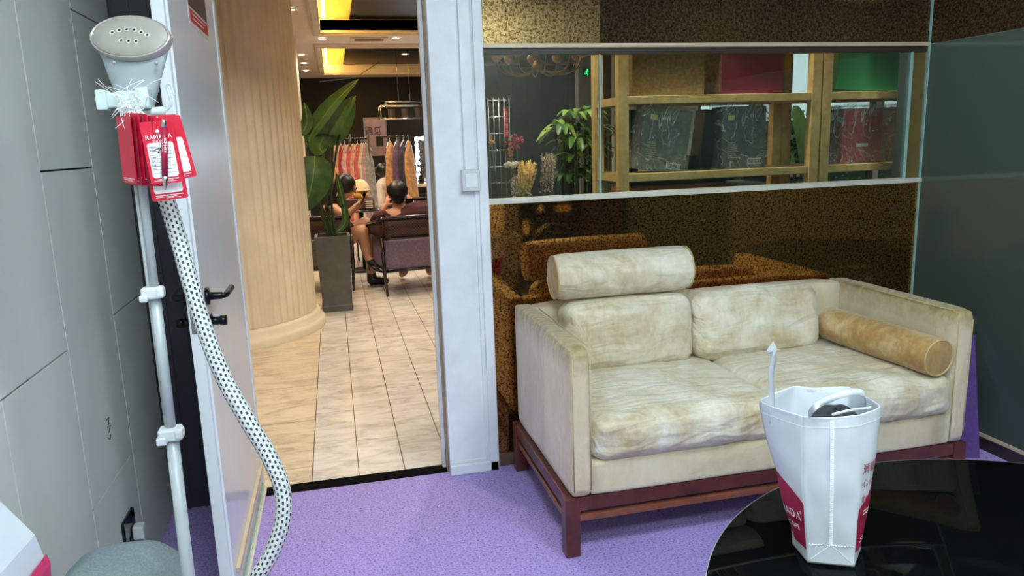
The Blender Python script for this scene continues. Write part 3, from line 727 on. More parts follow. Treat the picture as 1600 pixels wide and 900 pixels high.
# bracket
br = MB().rbox(-.405, -.353, 1.64, 1.662, 1.492, 1.524, .004).rbox(-.362, -.340, 1.618, 1.66, 1.488, 1.530, .005)
br.rbox(-.432, -.398, 1.65, 1.668, 1.493, 1.522, .003).rbox(-.442, -.422, 1.640, 1.672, 1.488, 1.527, .003)
br.tube([(-.40, 1.65, 1.486), (-.35, 1.648, 1.482), (-.32, 1.652, 1.485)], .009, 12)
br.tube(smoothpath([(-.318, 1.65, 1.485), (-.306, 1.648, 1.50), (-.310, 1.646, 1.532), (-.302, 1.645, 1.535), (-.298, 1.645, 1.515)]), .0028, 8)
br.build('bracket', mat('bracket_plastic', (196, 214, 212), .35, coat=.2), stm)
# telescopic pole
PX, PY = -.373, 1.605
MB().tube([(PX+.006, PY, 1.49), (PX+.002, PY, 1.10)], .0085, 14).tube([(PX-.008, PY+.004, 1.49), (PX-.010, PY+.004, .80)], .0045, 10).build('pole', 'steam', stm)
MB().tube([(PX+.002, PY, 1.13), (PX-.001, PY, .80)], .0105, 14).build('pole', 'steam', stm)
MB().tube([(PX-.001, PY, .83), (PX-.008, PY, .12)], .0135, 14).build('pole', 'steam', stm)
for z, s in ((1.125, 1), (.822, 1.15)):
    k = MB().rbox(PX-.021*s, PX+.018*s, PY-.021, PY+.016, z-.012*s, z+.012*s, .005).rbox(PX-.024*s, PX-.008, PY-.025, PY-.002, z-.016*s, z-.002, .003).rbox(PX+.008, PX+.022*s, PY-.024, PY+.006, z-.010, z+.012, .005)
    k.build('clamp', 'whiteplastic', stm)
bt = MB(); bt.rbox(-.50, -.25, 1.52, 1.80, .03, .20, .05, n=4); bt.build('water_tank', 'steam', stm)
for x, y in ((-.47, 1.55), (-.28, 1.55), (-.47, 1.77), (-.28, 1.77)):
    MB().lathe([(0, -.012), (.022, -.012), (.022, .012), (0, .012)], (x, y, .022), 16, axis='x').build('wheel', 'black', stm)
# braided hose with its pattern in UV space
hp = [(-.372, 1.672, 1.45), (-.352, 1.652, 1.38)] + [tuple(q) for q in [at(px, py, 1, y) for px, py, y in ((262, 318, 1.629), (278, 370, 1.61), (297, 440, 1.585), (322, 520, 1.56), (350, 590, 1.535), (386, 655, 1.505), (420, 712, 1.487), (441, 765, 1.47), (441, 815, 1.46), (424, 865, 1.452), (398, 908, 1.45))]] + [(-.245, 1.46, .50), (-.29, 1.52, .38), (-.31, 1.60, .25), (-.32, 1.64, .17)]
hp = smoothpath(hp, 8)
hm = MB(); hm.tube(hp, .0165, 20, cap=False); ho = hm.build('steam_hose', 'hose', stm)
uv = ho.data.uv_layers.new(name='UVMap'); cum = [0]
for a, b in zip(hp[:-1], hp[1:]): cum.append(cum[-1]+(b-a).length)
for p in ho.data.polygons:
    ks = [ho.data.loops[l].vertex_index for l in p.loop_indices]; ang = [k % 20 for k in ks]
    for l, k, a in zip(p.loop_indices, ks, ang):
        if a == 0 and 19 in ang: a = 20
        uv.data[l].uv = (cum[k//20]/.0125, a/20*12)
# ------------------------------------------------------------------ luggage tags hung on the bracket
TG = V((-.368, 1.60, 1.482))
def card(w, h, r=.004, t=.0006):
    m = MB(); pts = []
    for cx, cz, a0 in ((w/2-r, -r, 0), (-w/2+r, -r, 90), (-w/2+r, -h+r, 180), (w/2-r, -h+r, 270)):
        for k in range(4): a = math.radians(a0+k*30); pts.append((cx+r*math.cos(a), cz+r*math.sin(a)))
    n = len(pts)
    m.add([(x, -t, z) for x, z in pts]+[(x, t, z) for x, z in pts], [tuple(range(n))[::-1], tuple(n+i for i in range(n))]+[(i, (i+1) % n, n+(i+1) % n, n+i) for i in range(n)]); return m
def place(m, mtx):
    m.xf(mtx); return m
def tagobj(px, py, y, rz, ry, label, full, h=.135, w=.066, group='red luggage tags on the steamer', panel=True):
    top = at(px, py, 1, y)
    X = Matrix.Translation(top) @ Matrix.Rotation(math.radians(rz), 4, 'Z') @ Matrix.Rotation(math.radians(ry), 4, 'Y')
    t = thing('luggage_tag', label, 'luggage tag', tuple(top), group)
    place(card(w, h), X).build('card', 'tagred' if full != 2 else 'tagdark', t)
    wl_ = MB(); nn = []
    wp = card(w*.80, h*.56, .005, .0003); wp.xf(Matrix.Translation((0, -.0009, -h*.34))); 
    if panel: place(wp, X).build('write_panel', 'whitetxt', t)
    pr_ = MB()
    pr_.box(-w*.38, w*.38, -.0012, -.0008, -h*.935, -h*.925).box(-w*.38, w*.2, -.0012, -.0008, -h*.955, -h*.948).box(-w*.1, w*.3, -.0012, -.0008, -h*.972, -h*.966)
    if full == 1:
        text_on(pr_, 'RAMADA', .0115, lambda x, y: V((x, -.0012, y-.0325)), 0)
        text_on(pr_, 'ENCORE', .006, lambda x, y: V((x, -.0012, y-.0385)), 0)
        text_on(pr_, '华美达酒店', .006, lambda x, y: V((x, -.0012, y-.0445)), 0)
        pr_.tube([(0, -.0011, -.019), (0, -.0016, -.019)], .0035, 12)
    place(pr_, X).build('white_print', 'whitetxt', t)
    if full == 1:
        ln = MB()
        for k in range(8): ln.box(-w*.36, w*.36, -.0018, -.0013, -h*(.42+.058*k)-.0004, -h*(.42+.058*k))
        for k, s in enumerate(('Name', 'Room', '', 'Date', 'Tel', 'Bag', 'No.')):
            if s: text_on(ln, s, .005, lambda x, y, k=k: V((x-w*.35, -.0019, y-h*(.415+.058*k))), 0, center=False)
        ln.tube(smoothpath([(-.012, -.002, -.052), (.0, -.002, -.050), (-.006, -.002, -.058), (.006, -.002, -.054), (.012, -.002, -.057), (.002, -.002, -.062)]), .0005, 5)
        place(ln, X).build('black_print', 'blacktxt', t)
    # its knotted white string up to the bracket
    s = MB(); a = X @ V((0, -.001, -.004)); rnd = random.Random(px*7+py)
    mid = (a+TG)/2+V((rnd.uniform(-.012, .012), -.008, rnd.uniform(-.004, .01)))
    e = TG+V((rnd.uniform(-.02, .03), rnd.uniform(-.03, -.012), rnd.uniform(.005, .03)))
    fr_ = e+V((rnd.uniform(-.04, .04), rnd.uniform(-.02, 0), rnd.uniform(-.015, .035)))
    s.tube(smoothpath([a, mid, e, fr_], 5), .0009, 5); s.build('string', 'string', t)
    return t
tags = [(192, 181, 1.560, -56, 3), (198, 184, 1.556, -54, 2), (203, 178, 1.552, -50, 4), (208, 181, 1.548, -48, 2), (213, 177, 1.544, -44, 5), (218, 183, 1.540, -40, 3), (223, 180, 1.536, -34, 5),
        (229, 184, 1.532, -24, 3), (252, 184, 1.550, 4, -9), (243, 201, 1.540, -4, -5), (246, 180, 1.556, 10, -3)]
nm = ['leftmost of the fanned stack', '', '', '', '', '', '', '', '', '', '']
for i, (px, py, y, rz, ry) in enumerate(tags):
    full = 0 if i > 6 or i % 2 == 0 else 2
    nopanel = i < 8 and i not in (4, 6)
    lb = 'red luggage tag seen edge-on in the fanned stack on the steamer' if i < 8 else ['', 'red luggage tag whose foot hangs lowest right of the front tag', ''][i-8] or ('red luggage tag slanting right behind the pen' if i == 8 else 'red luggage tag flat at the back of the bunch')
    tagobj(px, py, y, rz, ry, lb, full, h=.126 if i < 8 else (.134 if i == 9 else .118), group='edge-on red luggage tags' if i < 8 else None, panel=not nopanel)
tagobj(243, 189, 1.520, -3, -4, 'front red luggage tag with white writing panel hanging from the steamer', 1, h=.115, w=.058, group=None)
# clear label bundle of string
kb = MB(); rnd = random.Random(3)
for k in range(26):
    a = TG+V((rnd.uniform(-.022, .026), rnd.uniform(-.036, -.02), rnd.uniform(-.01, .035)))
    b = a+V((rnd.uniform(-.05, .055), rnd.uniform(-.02, .01), rnd.uniform(-.03, .045)))
    c = a+V((rnd.uniform(-.02, .02), rnd.uniform(-.015, .0), rnd.uniform(-.03, .01)))
    kb.tube(smoothpath([c, a, (a+b)/2+V((rnd.uniform(-.01, .01), 0, rnd.uniform(0, .01))), b], 4), .0005, 5)
for k in range(10):
    a = TG+V((rnd.uniform(-.015, .02), -.03, -.005)); kb.tube(smoothpath([a, a+V((.005, -.01, -.02)), a+V((.02+rnd.uniform(-.01, .01), -.012, -.05))], 4), .0008, 5)
tag(kb.build('string_bundle', 'string'), 'tangle of white knotted tag strings on the steamer bracket', 'string')
# pen clipped over the tags
pn = thing('pen', 'maroon ballpoint pen with silver tip hanging over the front luggage tag', 'pen', tuple(at(257, 240, 1, 1.50)))
pa, pb_ = at(256, 186, 1, 1.505), at(258, 297, 1, 1.495)
L = lambda t: pa.lerp(pb_, t)
MB().tube([L(.12), L(.80)], .0056, 16).build('barrel', 'pen', pn)
MB().tube([L(.80), L(.86), L(.97), L(1.0)], [.0056, .005, .0022, .001], 16).build('tip', 'chrome', pn)
MB().tube([L(0), L(.03), L(.12)], [.003, .004, .0054], 16).build('cap', 'chrome', pn)
pt_ = MB(); up_ = (pa-pb_).normalized(); out_ = (V((0, 0, CAMH))-L(.4)).normalized(); sd = up_.cross(out_).normalized()
def penf(x, y): 
    return L(.52)+up_*x+sd*(-y)*1.0+out_*math.sqrt(max(.0058**2-y*y, 0))*1.06
text_on(pt_, 'RAMADA', .0065, lambda x, y: penf(x+.02, y-.004), 0)
text_on(pt_, 'ENCORE HOTEL', .0032, lambda x, y: penf(x+.02, y+.002), 0)
pt_.build('lettering', 'whitetxt', pn)
# ================================================================== THE HALL beyond the door and window
HZ = 2.75
struct(MB().box(-4, 9.6, 3.075, 15.6, -.1, .002).build('floor_hall', 'stone', loc=(0, 0, 0)))
struct(MB().box(-4, 4.75, 15.4, 15.6, 0, 3.4).box(4.62, 4.75, 9.36, 15.4, 0, 3.4).build('wall_hall_back', 'darkwall'))
struct(MB().box(-4.1, -4, 3.06, 15.6, 0, 3.4).build('wall_hall_left', 'darkwall'))
struct(MB().box(9.6, 9.7, 3.06, 9.36, 0, 3.4).build('wall_hall_right', 'darkwall'))
struct(MB().box(-4, RX0-.02, 3.06, 3.12, 0, 3.4).box(RX1+.02, 9.6, 3.1, 3.12, 0, 3.4).box(RX0-.1, RX1+.1, 3.08, 3.1, RH, 3.4).build('wall_hall_front', 'darkwall'))
# ceiling with two black rafts in lit recesses
cx0, cx1 = -.02, 8.4
cb = MB()
for x0, x1, y0, y1 in ((-4, cx0, 3.1, 15.4), (cx1, 9.6, 3.1, 9.36), (cx0, cx1, 3.1, 5.2), (cx0, cx1, 9.30, 9.36), (cx0, 4.75, 9.30, 10.55), (cx0, 4.75, 14.2, 15.4)):
    cb.box(x0, x1, y0, y1, HZ, HZ+.12)
cb.box(-4, 9.6, 3.1, 9.36, 3.2, 3.3).box(-4, 4.75, 9.36, 15.4, 3.2, 3.3)
struct(cb.build('ceiling_hall', 'ceilw'))
rz = MB(); RAFT = ((5.2, 9.30, 8.4), (10.55, 14.2, 4.5))
for y0, y1, cx1 in RAFT:
    rz.box(cx0-.02, cx0, y0, y1, HZ+.12, 3.2).box(cx1, cx1+.02, y0, y1, HZ+.12, 3.2).box(cx0, cx1, y0-.02, y0, HZ+.12, 3.2).box(cx0, cx1, y1, y1+.02, HZ+.12, 3.2)
struct(rz.build('trim_6', 'gold'))
for y0, y1, cx1 in RAFT:
    struct(MB().box(cx0+.34, cx1-.02, y0+.02, y1-.001, 2.872, 2.92).box(cx0+.34+.9, cx1-1.2, y0+.7, y1-.55, 2.866, 2.873, 0, bev=.002).build('ceiling_raft', 'ceilblack'))
    m = MB(); z = HZ
    for (a, b, c_, d) in ((cx0-.10, cx1, y1, y1+.14), (cx0-.1, cx1, y0-.1, y0), (cx0-.10, cx0, y0, y1)):
        m.box(a, b, c_, d, HZ-.035, HZ+.01, 0, bev=.008).box(a+.02, b-.02, c_+.02, d-.02, HZ-.055, HZ-.03, 0, bev=.006)
    struct(m.build('trim_7', 'ceilw'))
lamp_m = emis('downlight_glow', (255, 236, 206), 14)
def downlight(p, power=52, white=False):
    t = thing('downlight', 'small round recessed downlight in the hall ceiling, part of a set with added lamps', 'downlight', tuple(p), 'hall downlights')
    MB().lathe([(.075, -.003), (.075, -.010), (.055, -.012), (.05, -.004)], p, 20).build('ring', 'white', t)
    MB().lathe([(0, -.004), (.05, -.004)], p, 20).build('lamp', lamp_m, t)
    l = bpy.data.lights.new('downlight_beam', 'SPOT'); l.energy = power; l.color = (1, .90, .77) if not white else (1, .88, .74); l.spot_size = 2.3; l.spot_blend = .7; l.shadow_soft_size = .05
    o = bpy.data.objects.new('downlight_beam', l); COL.objects.link(o); o.location = V(p)+V((0, 0, -.03))
for px, py in ((453, 14), (503.5, 59.7), (471, 85), (475, 98.5), (478, 110)):
    downlight(at(px, py, 2, HZ-.001))
for px, py in ((633, 84), (619, 102.6)): downlight(at(px, py, 2, 2.868), 85)
for x, y in ((-.3, 4.1), (.75, 4.2), (-.45, 7.2), (.9, 9.9), (1.1, 3.17), (1.85, 3.17), (2.7, 3.17), (5.2, 7.5), (6.8, 7.5), (4.6, 4.5), (2.6, 9.9), (5, 10), (2.2, 14.8)): downlight(V((x, y, HZ-.001)), 75)  # unseen downlights added to brighten shelf boxes, fluted column and window wall
for x, y in ((1.2, 7.2), (1.8, 8.6), (3.2, 7)): downlight(V((x, y, 2.864)), 85)
for y0, y1 in ((5.2, 9.30), (10.55, 14.2)):
    m = MB().box(cx0+.03, cx0+.06, y0+.05, y1-.05, HZ+.125, HZ+.145)
    m.build('led_strip', emis('warm_strip', (255, 206, 116), 70))
    tag(bpy.context.scene.collection.objects[-1] if False else m and bpy.data.objects[m and 'led_strip'], 'warm led strip glowing along the far black ceiling recess' if y0 > 8 else 'warm led strip glowing along the near black ceiling recess', 'led strip').name = 'cove_light'
# air vent
v = at(547, 61, 2, HZ-.002); v2 = at(605, 61, 2, HZ-.002)
vt = thing('air_vent', 'beige slotted air vent in the hall ceiling', 'air vent', tuple(v))
MB().box(v.x, v2.x, v.y-.14, v.y+.14, HZ-.015, HZ-.001, 0, bev=.004).build('frame', 'column', vt)
MB().box(v.x+.05, v2.x-.05, v.y-.09, v.y+.09, HZ-.02, HZ-.012).build('slots', mat('vent_dark', (150, 120, 90), .5), vt)
# fluted columns
def column(cx, cy_, R, label, n=70, plinth=True):
    t = thing('fluted_column', label, 'column', (cx, cy_, 0))
    pts = []; m = MB(); K = n*6
    prof = [(R-.004-.012*abs(math.cos(PI*(k % 6)/6))**2.5) for k in range(K)]
    vs = []; 
    for z in (.14, HZ): vs += [(cx+prof[k]*math.cos(2*PI*k/K), cy_+prof[k]*math.sin(2*PI*k/K), z) for k in range(K)]
    m.add(vs, [(k, (k+1) % K, K+(k+1) % K, K+k) for k in range(K)], 0, False); m.build('shaft', 'column', t)
    MB().lathe([(R+.06, 0), (R+.06, .05), (R+.045, .07), (R+.03, .075), (R+.025, .11), (R+.008, .135), (R-.03, .14)], (cx, cy_, 0), 96).build('plinth', 'column', t)
    return t
column(-.947, 6.136, .735, 'cream fluted round column just beyond the open door')
q = at(478, 240, 1, 9.9); column(q.x-.45, 9.9, .45, 'second cream fluted column peeking out behind the nearer one', 44)
tag(MB().box(-.80, -.665, 5.02, 5.12, 0, HZ, 0, bev=.004).box(-.78, -.69, 5.0, 5.03, .1, HZ-.1, 0, bev=.004).build('wood_pilaster', 'woodwarm'), 'brown wooden pilaster between the open door and the fluted column', 'pilaster')
struct(MB().box(-2.2, -.80, 5.05, 5.12, 0, HZ).build('wall_hall_side', 'column'))
# ---------------------------------------------------------------- planter with paddle-leaf plant
def leaf_mesh(pts, wmax, up=V((0, 0, 1)), fold=.25, n=16, tip=1.0, mi=0, droop=0, mb=None):
    pts = smoothpath(pts, n//max(1, len(pts)-1)+1); L = len(pts); mb = mb or MB(); vs = []
    for i, p in enumerate(pts):
        t = i/(L-1); tn = (pts[min(i+1, L-1)]-pts[max(i-1, 0)]).normalized(); sd = tn.cross(up).normalized(); nn = sd.cross(tn)
        w = wmax*(math.sin(PI*min(1, t**.75*1.0))**.75 if 0 < t < 1 else 0)+.0005
        rip = .02*math.sin(t*40)*wmax
        for s in (-1, -.5, 0, .5, 1): vs.append(p+sd*w*s*.5+nn*(abs(s)*w*fold+rip*abs(s)))
    mb.add(vs, [(i*5+k, i*5+k+1, i*5+k+6, i*5+k+5) for i in range(L-1) for k in range(4)], mi, True); return mb
PLX, PLY = -.05, 6.60
bp = thing('paddle_leaf_plant', 'tall paddle-leaf plant in a square grey planter beside the fluted column', 'plant', (PLX, PLY, 0))
m = MB(); b_, t_, h_ = .125, .145, .66
zs = [(.0, b_*1.02), (.05, b_*1.02), (.06, b_), (h_-.02, t_), (h_, t_+.004), (h_, t_-.02), (h_-.03, t_-.022)]
vs = [(PLX+sx*r, PLY+sy*r, z) for z, r in zs for sx, sy in ((-1, -1), (1, -1), (1, 1), (-1, 1))]
m.add(vs, [(j*4+k, j*4+(k+1) % 4, (j+1)*4+(k+1) % 4, (j+1)*4+k) for j in range(len(zs)-1) for k in range(4)]+[(0, 3, 2, 1)]); m.build('planter', mat('planter_grey', (86, 84, 78), .45, vary=.1), bp)
MB().box(PLX-.125, PLX+.125, PLY-.125, PLY+.125, h_-.04, h_-.03).build('soil', 'soil', bp)
def P(px, py, y=PLY): return at(px, py, 1, y)
leaves = [([P(505, 240), P(500, 225), P(525, 185), P(556, 150)], .20, .1, 'green', V((.3, -1, .5))),
          ([P(478, 222), P(500, 190), P(525, 158), P(560, 124)], .15, .2, 'greend', V((-.5, -1, .3))),
          ([P(515, 225), P(530, 205), P(545, 175), P(552, 152)], .15, .1, 'green', V((.6, -.6, .3))),
          ([P(492, 244, 6.4), P(490, 270, 6.35), P(484, 300, 6.35), P(472, 332, 6.35)], .31, .12, 'greend', V((0, -1, .25))),
          ([P(470, 212), P(480, 190), P(475, 160)], .10, .2, 'greend', V((0, -1, .3))),
          ([P(530, 210), P(505, 208), P(480, 212)], .10, .2, 'greend', V((.1, -1, .6))),
          ([P(520, 365), P(540, 345), P(530, 290), P(525, 270)], .06, .2, 'greend', V((0, -1, .3)))]
for pts, w_, fo_, mm, up_ in leaves:
    lf = leaf_mesh(pts, w_, up_, fo_, 20).build('leaf', mm, bp)
    MB().tube(smoothpath(pts, 5), .004, 6).build('midrib', 'greenl', lf)
for a, b in ((505, 240), (478, 222), (515, 225), (490, 246), (530, 210)):
    MB().tube(smoothpath([(PLX+(a-500)*.001, PLY, h_-.04), P((a+505)/2, 300), P(a, b)], 5), [.012]*3+[.010]*8 if False else .010, 8).build('stalk', 'stem', bp)
MB().tube(smoothpath([(PLX-.03, PLY-.03, h_-.04), P(497, 300, PLY-.05), P(492, 262, PLY-.08), P(490, 246, PLY-.08)], 5), .011, 8).build('stalk', 'stem', bp)
tag(MB().tube([P(500, 128), P(556, 121), P(592, 97)], .0035, 6).build('leaf_spike', 'stem'), 'thin dry leaf spike rising above the paddle-leaf plant', 'plant stalk')
# ---------------------------------------------------------------- cane-back armchairs
def m_cane():
    k = N('cane_webbing'); v = k.coord((1, 1, 1))
    a = k.add('ShaderNodeTexChecker'); a.inputs['Scale'].default_value = 70; a.inputs[1].default_value = (*lin((78, 44, 34)), 1); a.inputs[2].default_value = (*lin((30, 16, 15)), 1)
    k.link(v, a.inputs[0]); k.link(a.outputs[0], k.b.inputs['Base Color']); k.b.inputs['Roughness'].default_value = .5; return k.m
M['cane'] = m_cane()
M['lilacfab'] = mat('lilac_grey_fabric', (124, 104, 124), .9, bump=.3, bscale=150, vary=.12, vscale=60)
M['oliefab'] = mat('grey_green_fabric', (104, 100, 88), .9, bump=.3, bscale=150, vary=.12, vscale=60)
M['darkwood'] = mat('dark_lacquer', (26, 12, 12), .25, coat=.4)
def armchair(name, label, loc, rz, w, fab):
    t = thing(name, label, 'armchair', (0, 0, 0)); d = .66; hw = w/2; r = .09
    puff(-hw+.03, hw-.03, .03, .10, .25, .53, .02, 8).build('back_panel', fab, t)
    for s in (-1, 1): puff(min(s*(hw-.03), s*(hw-.09)), max(s*(hw-.03), s*(hw-.09)), .05, d-.05, .25, .53, .02, 8).build('side_panel', fab, t)
    puff(-hw+.09, hw-.09, .10, d, .25, .44, .04, 10, (0, .01, .02)).build('seat', fab, t)
    top = [(-hw, d, .55), (-hw, d-.04, .63), (-hw, d-.15, .66), (-hw, r, .72), (-hw+.03, .03, .74), (-hw+r, 0, .745), (hw-r, 0, .745), (hw-.03, .03, .74), (hw, r, .72), (hw, d-.15, .66), (hw, d-.04, .63), (hw, d, .55)]
    low = [(x, y, .55) for x, y, z in top[1:-1]]
    MB().tube(smoothpath(top, 4), .017, 8).tube(low, .013, 8).build('rail', 'darkwood', t)
    cn = MB()
    tp = smoothpath(top[1:-1], 3); lw = smoothpath(low, 3)
    cn.add(tp+lw, [(i, i+1, len(tp)+i+1, len(tp)+i) for i in range(len(tp)-1)], 0, True); cn.build('cane_panel', 'cane', t, solid=.004, off=0)
    for sx in (-1, 1):
        for y, k in ((.03, 0), (d, 1)):
            MB().tube([(sx*(hw-.0), y, .56), (sx*(hw-.005), y, .25), (sx*(hw-.02), y+(.02 if k else -.0), 0)], [.018, .018, .012], 10).build('leg', 'darkwood', t)
    MB().tube([(-hw, .03, .24), (hw, .03, .24)], .014, 8).tube([(-hw, d, .24), (hw, d, .24)], .014, 8).tube([(-hw, .03, .24), (-hw, d, .24)], .014, 8).tube([(hw, .03, .24), (hw, d, .24)], .014, 8).build('base_rail', 'darkwood', t)
    t.location = V(loc); t.rotation_euler = (0, 0, math.radians(rz)); return t
armchair('cane_back_armchair', 'lilac-grey armchair with cane back nearest the door, back towards us', (.398+.40*.984, 6.93+.40*.18, 0), 10.4, .80, 'lilacfab')
armchair('cane_back_armchair', 'grey-green cane-back armchair half hidden by the square planter', (.127-.33, 7.36, 0), 2, .66, 'oliefab')
armchair('cane_back_armchair', 'lilac armchair facing us behind the person in maroon', (1.02, 9.35, 0), 176, .80, 'lilacfab')
# ---------------------------------------------------------------- people
def remesh(o, vx=.008, it=4):
    md = o.modifiers.new('remesh', 'REMESH'); md.mode = 'VOXEL'; md.voxel_size = vx; md.use_smooth_shade = True
    s = o.modifiers.new('smooth', 'SMOOTH'); s.iterations = it; s.factor = .5; return o
def chain(mb, pts, rs, n=12):
    for (a, b, ra, rb) in zip(pts[:-1], pts[1:], rs[:-1], rs[1:]): mb.cone(a, b, ra, rb, n); mb.ball(a, ra*.99, 0, 8); mb.ball(b, rb*.99, 0, 8)
def head(mb, c, fwd, up, s=1.0):
    """skull, jaw, brow, nose, lips and ears facing fwd"""
    c = V(c); f = V(fwd).normalized(); u = (V(up)-f*V(up).dot(f)).normalized(); r = f.cross(u)
    R = Matrix((r, f, u)).transposed().to_4x4(); R.translation = c
    o = len(mb.v)
    mb.ball((0, -.005, .02), .095*s, 0, 12, (.80, 1.0, 1.05)).ball((0, .022*s, -.055*s), .062*s, 0, 10, (.85, .95, 1.0)).ball((0, .04*s, -.088*s), .03*s, 0, 8)
    mb.cone((0, .085*s, .012*s), (0, .108*s, -.022*s), .009*s, .015*s, 8).ball((0, .105*s, -.024*s), .014*s, 0, 8)
    mb.ball((0, .084*s, -.055*s), .02*s, 0, 8, (1.2, .6, .45)).ball((0, .078*s, -.066*s), .018*s, 0, 8, (1.1, .6, .4))
    for q in (-1, 1):
        mb.ball((q*.078*s, 0, -.015*s), .026*s, 0, 8, (.35, .7, 1.1)).ball((q*.03*s, .078*s, .03*s), .02*s, 0, 8, (1.2, .5, .45)).ball((q*.03*s, .078*s, .008*s), .013*s, 0, 8, (1.1, .6, .7))
    mb.xf(R, o); return R
def hand(mb, w, d, palm, s=1.0, curl=.6, side=1):
    """palm, four curled fingers of different length and a thumb leaving the side"""
    w = V(w); d = V(d).normalized(); n = (V(palm)-d*V(palm).dot(d)).normalized(); x = d.cross(n)*side
    o = len(mb.v); mb.ball((0, .042, 0), .042, 0, 8, (.92, 1.05, .42)).cone((0, -.01, 0), (0, .02, 0), .024, .028, 8)
    for k, (xx, L) in enumerate(((-.030, .062), (-.010, .072), (.010, .068), (.029, .054))):
        p = V((xx, .078, 0)); a = 0
        for j, l in enumerate((L*.45, L*.32, L*.25)):
            a += curl*(.5+.3*j); q = p+V((0, math.cos(a)*l, math.sin(a)*l)); mb.cone(p, q, .0095-.001*j, .0088-.001*j, 8).ball(q, .0088-.001*j, 0, 6); p = q
    a = V((-.030, .018, .004)); b = a+V((-.030, .028, .010)); c = b+V((-.004, .028, .016)); mb.cone(a, b, .013, .011, 8).ball(b, .011, 0, 6).cone(b, c, .011, .008, 8).ball(c, .008, 0, 6)
    R = Matrix((x, d, n)).transposed().to_4x4(); R.translation = w
    mb.xf(R @ Matrix.Scale(s, 4), o)
# woman with long black hair, in profile to the right, reading a phone
wm = thing('person', 'person with long black hair and glasses sitting cross-legged, reading a phone', 'person', (-.0, 7.72, 0))
HD = at(541, 291, 1, 7.68); hip = V((-.03, 7.70, .50)); kn = at(570, 350, 1, 7.62); kn2 = at(566, 362, 1, 7.5)
sh = at(522, 322, 1, 7.72)
b = MB(); Rh = head(b, HD, (.90, -.12, -.42), (.35, 0, 1), .98)
neck = sh+V((.03, 0, .05)); shL, shR = sh+V((.0, -.16, -.02)), sh+V((.02, .17, -.02))
chain(b, [hip, hip+V((.02, 0, .16)), sh+V((.0, 0, -.06))], [.145, .125, .13]); b.cone(neck+V((0, 0, -.04)), HD+V((-.02, 0, -.06)), .052, .046)
chain(b, [shL, sh+V((0, 0, -.03)), shR], [.055, .08, .055])
elb = at(541, 338, 1, 7.50); wr = at(556, 322, 1, 7.47); ha = V((.30, .02, .35))
chain(b, [shL, elb, wr], [.05, .040, .026]); hand(b, wr, (.75, .05, .65), (-.5, .1, .6), .95, .7, 1)
elb2 = elb+V((.02, .34, .0)); wr2 = wr+V((.02, .10, -.02)); chain(b, [shR, elb2, wr2], [.05, .040, .026]); hand(b, wr2, (.75, -.2, .6), (-.5, -.1, .6), .95, .7, -1)
chain(b, [hip+V((.03, -.09, -.02)), kn2, at(575, 402, 1, 7.5)], [.10, .072, .042])
ft = at(577, 412, 1, 7.5); chain(b, [at(575, 402, 1, 7.5), ft+V((.06, -.05, -.02)), ft+V((.13, -.1, -.05))], [.042, .034, .024])
chain(b, [hip+V((.03, .09, -.02)), kn, kn+V((.03, -.02, -.26)), V((kn.x+.03, kn.y, .07)), V((kn.x+.15, kn.y-.04, .05))], [.10, .072, .058, .04, .03])
remesh(b.build('body', 'skin', wm), .008)
h = MB(); hb = HD+V((-.012, 0, .022)); h.ball(hb, .108, 0, 12, (1, .92, 1.0))
for i in range(26):
    a = -1.3+2.6*i/25; s0 = HD+V((-.06-.03*math.cos(a), math.sin(a)*.085, .05)); e = sh+V((-.09+.05*abs(math.sin(a)), math.sin(a)*.15, -.17-.05*(i % 3)))
    h.tube(smoothpath([HD+V((0, math.sin(a)*.05, .11)), s0, (s0+e)/2+V((-.03, 0, 0)), e], 4), [.02]*4+[.022]*5+[.018]*3+[.010], 7)
h.ball(sh+V((.05, -.10, -.0)), .05, 0, 8, (.7, .8, 2.0))
remesh(h.build('hair', 'hair', wm), .01, 2)
c_ = MB(); chain(c_, [hip+V((0, 0, -.02)), hip+V((.02, 0, .16)), sh+V((.0, 0, -.10))], [.158, .138, .14]); chain(c_, [hip+V((.03, -.09, -.01)), hip.lerp(kn2, .45)], [.112, .102]); chain(c_, [hip+V((.03, .09, -.01)), hip.lerp(kn, .45)], [.112, .102])
remesh(c_.build('dress', mat('black_dress', (20, 18, 22), .8), wm), .01)
gl = MB(); 
for q in (-1, 1): gl.tube([Rh @ V((q*.033+.022*math.cos(a), .098, .008+.018*math.sin(a))) for a in [2*PI*k/14 for k in range(14)]], .0025, 6, closed=True); gl.tube([Rh @ V((q*.055, .096, .01)), Rh @ V((q*.08, 0, .01))], .0022, 6)
gl.build('glasses', 'black', wm)
so_ = MB(); chain(so_, [V((kn.x+.03, kn.y, .15)), V((kn.x+.03, kn.y, .055)), V((kn.x+.16, kn.y-.04, .045))], [.046, .05, .042]); chain(so_, [ft+V((.02, -.02, .02)), ft+V((.07, -.055, -.03)), ft+V((.15, -.11, -.065))], [.046, .044, .034])
remesh(so_.build('shoes', 'black', wm), .008)
ph = thing('phone', 'dark phone held by the long-haired person', 'phone', tuple(wr)); c0 = wr+V((.075, .04, .075))
m = MB().rbox(-.036, .036, -.004, .004, -.07, .07, .003); m.xf(Matrix.Translation(c0) @ Matrix.Rotation(-1.2, 4, 'Z') @ Matrix.Rotation(-.5, 4, 'X')); m.build('phone_body', 'blackgloss', ph)
